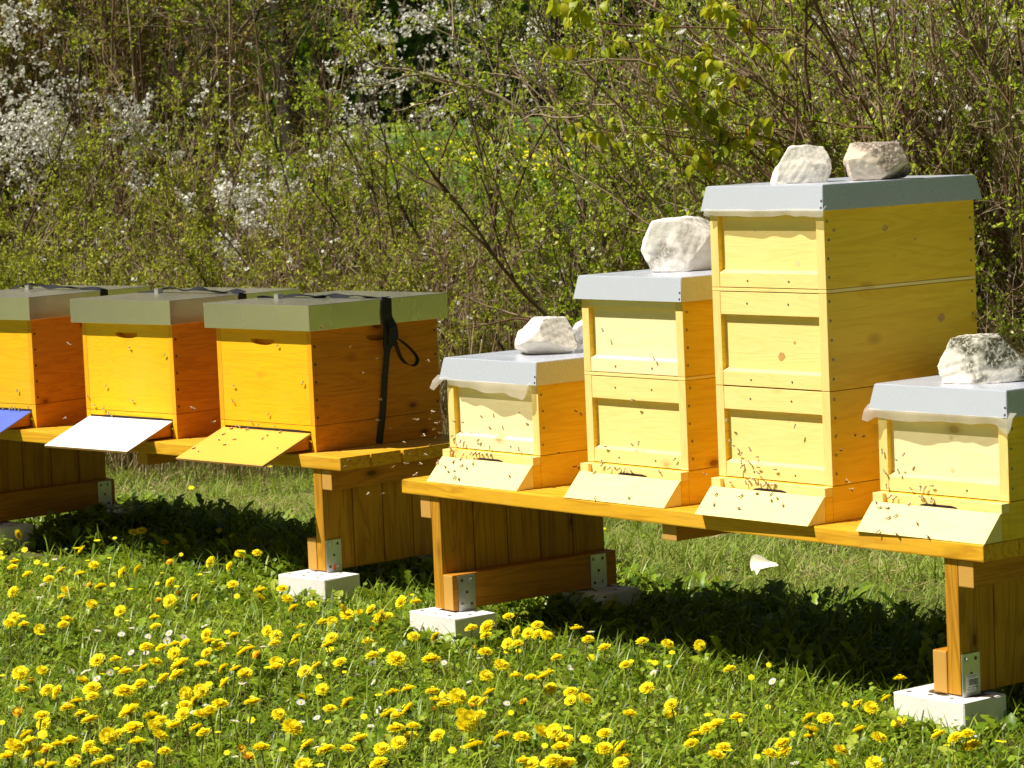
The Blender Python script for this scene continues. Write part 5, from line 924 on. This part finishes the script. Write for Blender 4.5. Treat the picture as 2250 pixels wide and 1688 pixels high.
# right, dense and leaning left
sh('leaning_shrub', 'dense shrub of pale leaning stems behind the rocks on the tallest hive', 'shrub', 2.15, 13.5, 44, 2.7, (-.62, 0), .34, .45, 9, .5, 6, .17, 3, .018, .30, 'hedge', 'bark_red', (), .006, 209, .012, guides=RSTEM[0:3], gr=.014)
sh('leaning_shrub', 'thick bundle of tall stems right of the tallest hive', 'shrub', 2.75, 13.4, 46, 2.8, (-.42, 0), .26, .5, 9, .5, 6, .17, 3, .018, .26, 'hedge', 'bark_red', (), .006, 210, .014, guides=RSTEM[3:7], gr=.017)
sh('leaning_shrub', 'tangled grey brown stems above the lichen stained rock', 'shrub', 2.3, 12.9, 44, 1.7, (-.4, 0), .4, .4, 8, .45, 6, .15, 3, .018, .28, 'hedge', 'bark_red', (), .002, 211, .012, guides=RSTEM[7:10], gr=.014)
sh('leaning_shrub', 'tall shrub with white blossom at the right edge of the hedge', 'shrub', 3.4, 14.2, 28, 3.0, (-.3, 0), .26, .5, 9, .5, 6, .17, 3, .018, .6, 'hedge', 'bark', BL_right, .02, 212, .012, blprob=.7, bldens=.3)
# second row right / centre
sh('hedge_shrub', 'tall green shrub behind the cherry twigs', 'shrub', 1.6, 15.8, 26, 2.9, (-.15, 0), .28, .5, 9, .55, 6, .18, 3, .020, .8, 'hedge', 'bark', (), .012, 213, .010)
sh('hedge_shrub', 'tall green shrub far behind the tallest hive', 'shrub', 2.5, 16.4, 28, 3.0, (-.25, 0), .28, .5, 9, .55, 6, .18, 3, .020, .85, 'hedge', 'bark_red', (), .014, 214, .011)
sh('hedge_shrub', 'dark green shrub in the rear row at the right edge', 'shrub', 3.6, 16.6, 28, 3.0, (-.2, 0), .28, .5, 9, .55, 6, .18, 3, .020, .85, 'hedge_dull', 'bark', (), .01, 215, .011)
sh('hedge_shrub', 'thin airy shrub with blossom through which the far meadow shows', 'shrub', .75, 16.8, 14, 2.9, (-.1, 0), .3, .4, 8, .55, 6, .17, 3, .017, .55, 'hedge', 'bark', (), .02, 216, .008)
sh('hedge_shrub', 'low twiggy olive shrub in front of the far meadow', 'shrub', -1.5, 17.2, 26, 1.5, (0, 0), .3, .6, 8, .4, 6, .15, 3, .018, .8, 'hedge_dull', 'bark', (), .004, 217, .007)
sh('hedge_shrub', 'low green shrub under the dark wooded gap', 'shrub', -.7, 17.3, 24, 1.35, (0, 0), .3, .6, 8, .4, 6, .15, 3, .018, .7, 'hedge_dull', 'bark_red', (), .004, 218, .007)
sh('hedge_shrub', 'low green shrub below the yellow meadow patch', 'shrub', .2, 17.2, 22, 1.2, (0, 0), .3, .6, 8, .4, 6, .15, 3, .018, .6, 'hedge', 'bark', (), .004, 219, .007)
# left thicket of upright brown stems
for j, (x, y, lb) in enumerate([(-5.0, 18.4, 'brown stemmed bush far beyond the left edge'), (-4.2, 18.6, 'brown stemmed thicket bush beyond the left edge'), (-3.5, 18.8, 'upright brown stems above the white blossom'), (-2.9, 19.2, 'tall reddish brown stems at the left of the thicket'), (-2.35, 18.7, 'tall brown stems in the middle of the thicket'), (-1.85, 19.2, 'brown stemmed bush at the right end of the thicket')]):
    sh('thicket_bush', lb, 'bush', x, y, 52, 3.6, (.03, 0), .11, .45, 8, .5, 5, .16, 3, .020, .42, 'hedge_rust', 'bark_red', (), .006, 230 + j, .011, 'thicket of upright brown bushes behind the left hives', .06)
def bg_stem(name, label, pl, r, mat='bark'):
    P = np.array(pl) / 1000.; P = np.concatenate([np.array([[P[0, 0] + .05, P[0, 1], float(gz(P[0, 0], P[0, 1]))]]), P]); O = P[0].copy(); C = curve_pts(P, 24)[None]
    root = empty(name, tuple(O), 0, label=label, cat='tree', group=None); n = 24
    tb = tubes(C, np.linspace(r, r * .5, n)[None], 8, np.array([.5])); rg = np.random.default_rng(int(abs(O[0]) * 100)); s, d, t = children(C, 16, .3, 1, .8, .3, rg); P1 = polyset(s, d, rg.uniform(.3, .9, 16), 8, .14, .02, rg)
    s, d, t = children(P1, 6, .2, 1, .8, .1, rg); P2 = polyset(s, d, rg.uniform(.1, .3, len(s)), 5, .2, 0, rg)
    V, P_, rr = merge([tb, tubes(P1, np.full((16, 8), r * .22), 4), tubes(P2, np.full((len(P2), 5), .0016), 3)]); link('branches', npmesh('branches', V - O, P_, rr), MAT[mat], root)
    N = np.repeat(P2[:, 1:].reshape(-1, 3), 2, 0); m = len(N); V, P_, rr = inst(*T_FLAT, N - O, rots(rg.uniform(0, 6.28, m), rg.normal(.3, .6, m), rg.normal(0, .6, m)), .03 * rg.uniform(.6, 1.2, m), rg.random(m)); link('leaves', npmesh('leaves', V, P_, rr), MAT['lime'], root)
bg_stem('young_tree', 'dark slim blurred tree trunk rising behind the centre left of the hedge', TRUNKBG[0], .034, 'bark_dark')
bg_stem('young_tree', 'pale thin curved stem arching right beside the brown thicket', TRUNKBG[1], .010)
bg_stem('young_tree', 'thin leaning branchy tree at the edge of the brown thicket', TRUNKBG[2], .016)
# cherry sapling with large drooping leaves
def cherry():
    x, y = 1.12, 12.80; root = empty('cherry_sapling', (x, y, 0), 0, label='cherry twigs with large drooping bronze green leaves above the tallest hive', cat='cherry tree'); O = np.array([x, y, 0.]); rg = np.random.default_rng(77)
    G = [np.array(g) / 1000. for g in CHERRY[:7]]; trunk = np.array([[x, y, 0], [1.10, y, .6], [1.16, y - .02, 1.1], [1.24, y - .03, 1.5], [1.22, y - .05, 2.05]])
    parts = [tubes(curve_pts(trunk, 20)[None], np.linspace(.011, .003, 20)[None], 7, np.array([.4]))]; Lp, Ly = [], []
    TC = curve_pts(trunk, 60)
    for g in G:
        g = g.copy(); g[:, 1] += rg.normal(0, .02, len(g)) + np.linspace(.1, -.05, len(g)); st = TC[np.argmin(np.linalg.norm(TC - (g[0] + [.0, 0, -.12]), axis=1))]; g = np.concatenate([[st], g]); g[1:-1] += rg.normal(0, .012, (len(g) - 2, 3)); c = curve_pts(g, 26)[None]
        parts.append(tubes(c, np.linspace(.0045, .0018, 26)[None], 5, np.array([.25])))
        s, d, t = children(c, 19, .15, 1.0, .9, .0, rg); tw = polyset(s, d, rg.uniform(.03, .11, len(s)), 5, .2, -.05, rg); parts.append(tubes(tw, np.full((len(tw), 5), .0014), 4, np.full(len(tw), .3)))
        for q in tw:
            for _ in range(rg.integers(3, 6)): Lp.append(q[rg.integers(2, 5)] + rg.normal(0, .006, 3))
    V, P, r = merge(parts); link('branches', npmesh('branches', V - O, P, r), MAT['bark_red'], root)
    Lp = np.array(Lp); m = len(Lp); TL = broad([.02, .2, .29, .27, .16, .0], .22, .9)
    V, P, r = inst(*TL, Lp - O, rots(rg.uniform(0, 6.28, m), rg.normal(-.75, .35, m), rg.normal(0, .35, m)), rg.uniform(.042, .080, m), np.clip(rg.beta(2, 2, m), 0, 1)); link('leaves', npmesh('leaves', V, P, r, True), MAT['cherry'], root)
    Bp = Lp[rg.integers(0, m, 30)]; V, P, r = inst(*T_BLOS, Bp - O + rg.normal(0, .02, (30, 3)), rots(rg.uniform(0, 6, 30), rg.normal(.8, .5, 30)), rg.uniform(.022, .030, 30), rg.random(30)); link('blossoms', npmesh('blossoms', V, P, r), MAT['blossom'], root)
cherry()
# ------------------------------------------------------------------ far trees
def tree(label, x, y, H, cr, leaf, mat, n, low=.08, seed=0, grp='trees beyond the meadow', name='leafy_tree'):
    rg = np.random.default_rng(seed); z0 = float(gz(x, y)); root = empty(name, (x, y, z0), 0, label=label, cat='tree', group=grp)
    t = np.linspace(0, 1, 10); C = np.stack([.04 * H * np.sin(t * 3 + seed) * t, .03 * H * np.cos(t * 2 + seed) * t, t * H * .9], 1)[None]
    tb = [tubes(C, np.linspace(H * .018, H * .004, 10)[None], 8, np.array([.4]))]; s, d, tt = children(C, 40, low + .02, .98, 1.15, .25, rg); l = cr * rg.uniform(.5, 1.1, 40) * np.clip(1.25 - tt, .3, 1); P1 = polyset(s, d, l, 8, .12, .03, rg)
    tb.append(tubes(P1, np.full((40, 8), H * .0035) * np.linspace(1, .3, 8), 5)); s, d, tt = children(P1, 9, .2, 1, .9, .1, rg); P2 = polyset(s, d, cr * rg.uniform(.12, .35, len(s)), 5, .2, 0, rg); tb.append(tubes(P2, np.full((len(P2), 5), H * .0009), 3))
    V, P, r = merge(tb); link('trunk', npmesh('trunk', V, P, r), MAT['bark_dark'], root)
    N = P2[:, 1:].reshape(-1, 3); N = N[rg.integers(0, len(N), n)] + rg.normal(0, cr * .05, (n, 3)); cl = np.sin(N[:, 0] * 9 / cr) * np.sin(N[:, 2] * 8 / cr + 1)
    V, P, r = inst(*T_FLAT, N, rots(rg.uniform(0, 6.28, n), rg.normal(0, .7, n), rg.normal(0, .7, n)), leaf * rg.uniform(.6, 1.3, n), np.clip(rg.random(n) * .7 + .15 * cl + .15, 0, 1)); link('crown', npmesh('crown', V, P, r), MAT[mat], root)
rt = random.Random(3)
tree('yellow green young tree at the top left behind the thicket', -3.1, 25, 6.5, 1.7, .07, 'lime', 15000, .03, 1, 'young trees on the meadow', 'young_tree')
tree('lime green tree with drooping twigs left of the dark gap', -2.55, 27.5, 6.5, 1.25, .07, 'lime', 9000, .2, 2, 'young trees on the meadow', 'young_tree')
tree('green tree behind the far left thicket', -5.2, 27, 7, 2.2, .08, 'lime', 12000, .03, 3, 'young trees on the meadow', 'young_tree')
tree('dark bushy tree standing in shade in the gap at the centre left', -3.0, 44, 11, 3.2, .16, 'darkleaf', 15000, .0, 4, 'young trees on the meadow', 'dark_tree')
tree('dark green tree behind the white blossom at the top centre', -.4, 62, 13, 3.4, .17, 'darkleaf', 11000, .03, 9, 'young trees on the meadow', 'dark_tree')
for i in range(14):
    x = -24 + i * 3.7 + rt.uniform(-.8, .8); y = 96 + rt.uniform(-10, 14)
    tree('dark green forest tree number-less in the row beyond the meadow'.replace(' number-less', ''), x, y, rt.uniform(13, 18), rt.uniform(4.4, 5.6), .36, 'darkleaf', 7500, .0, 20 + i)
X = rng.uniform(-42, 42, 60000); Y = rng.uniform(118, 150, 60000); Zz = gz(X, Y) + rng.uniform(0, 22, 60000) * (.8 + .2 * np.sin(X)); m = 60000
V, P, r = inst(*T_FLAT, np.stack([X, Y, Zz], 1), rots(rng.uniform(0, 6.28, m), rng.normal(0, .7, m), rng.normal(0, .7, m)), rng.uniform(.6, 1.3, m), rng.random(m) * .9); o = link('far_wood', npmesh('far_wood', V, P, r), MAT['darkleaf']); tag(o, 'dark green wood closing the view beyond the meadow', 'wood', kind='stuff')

# bushes closing the meadow to the left and right (their greens show in the metal lids); unseen trees behind the viewer added to cut sky fill
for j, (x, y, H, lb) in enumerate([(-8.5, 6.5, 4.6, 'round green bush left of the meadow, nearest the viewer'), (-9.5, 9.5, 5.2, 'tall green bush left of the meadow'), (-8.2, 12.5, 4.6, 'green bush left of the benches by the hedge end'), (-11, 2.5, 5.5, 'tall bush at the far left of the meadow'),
        (7.4, 11.2, 8.6, 'green bush right of the hedge'), (7.8, 8.6, 9.4, 'tall green bush right of the benches'), (8.2, 6.2, 9.0, 'dense dark bush right of the front bench'), (9.0, 3.6, 9.0, 'round green bush at the right of the meadow'), (7.0, 14.2, 8.6, 'tall bush behind the right end of the hedge'), (8.5, .5, 9.5, 'tall tree right of the viewer'), (5.5, -5.5, 9.5, 'unseen tall tree added behind the viewer at the right to cut sky light'), (0, -8, 9, 'unseen tall tree added straight behind the viewer to cut sky light'), (-5, -7.5, 8.5, 'unseen tall tree added behind the viewer at the left to cut sky light')]):
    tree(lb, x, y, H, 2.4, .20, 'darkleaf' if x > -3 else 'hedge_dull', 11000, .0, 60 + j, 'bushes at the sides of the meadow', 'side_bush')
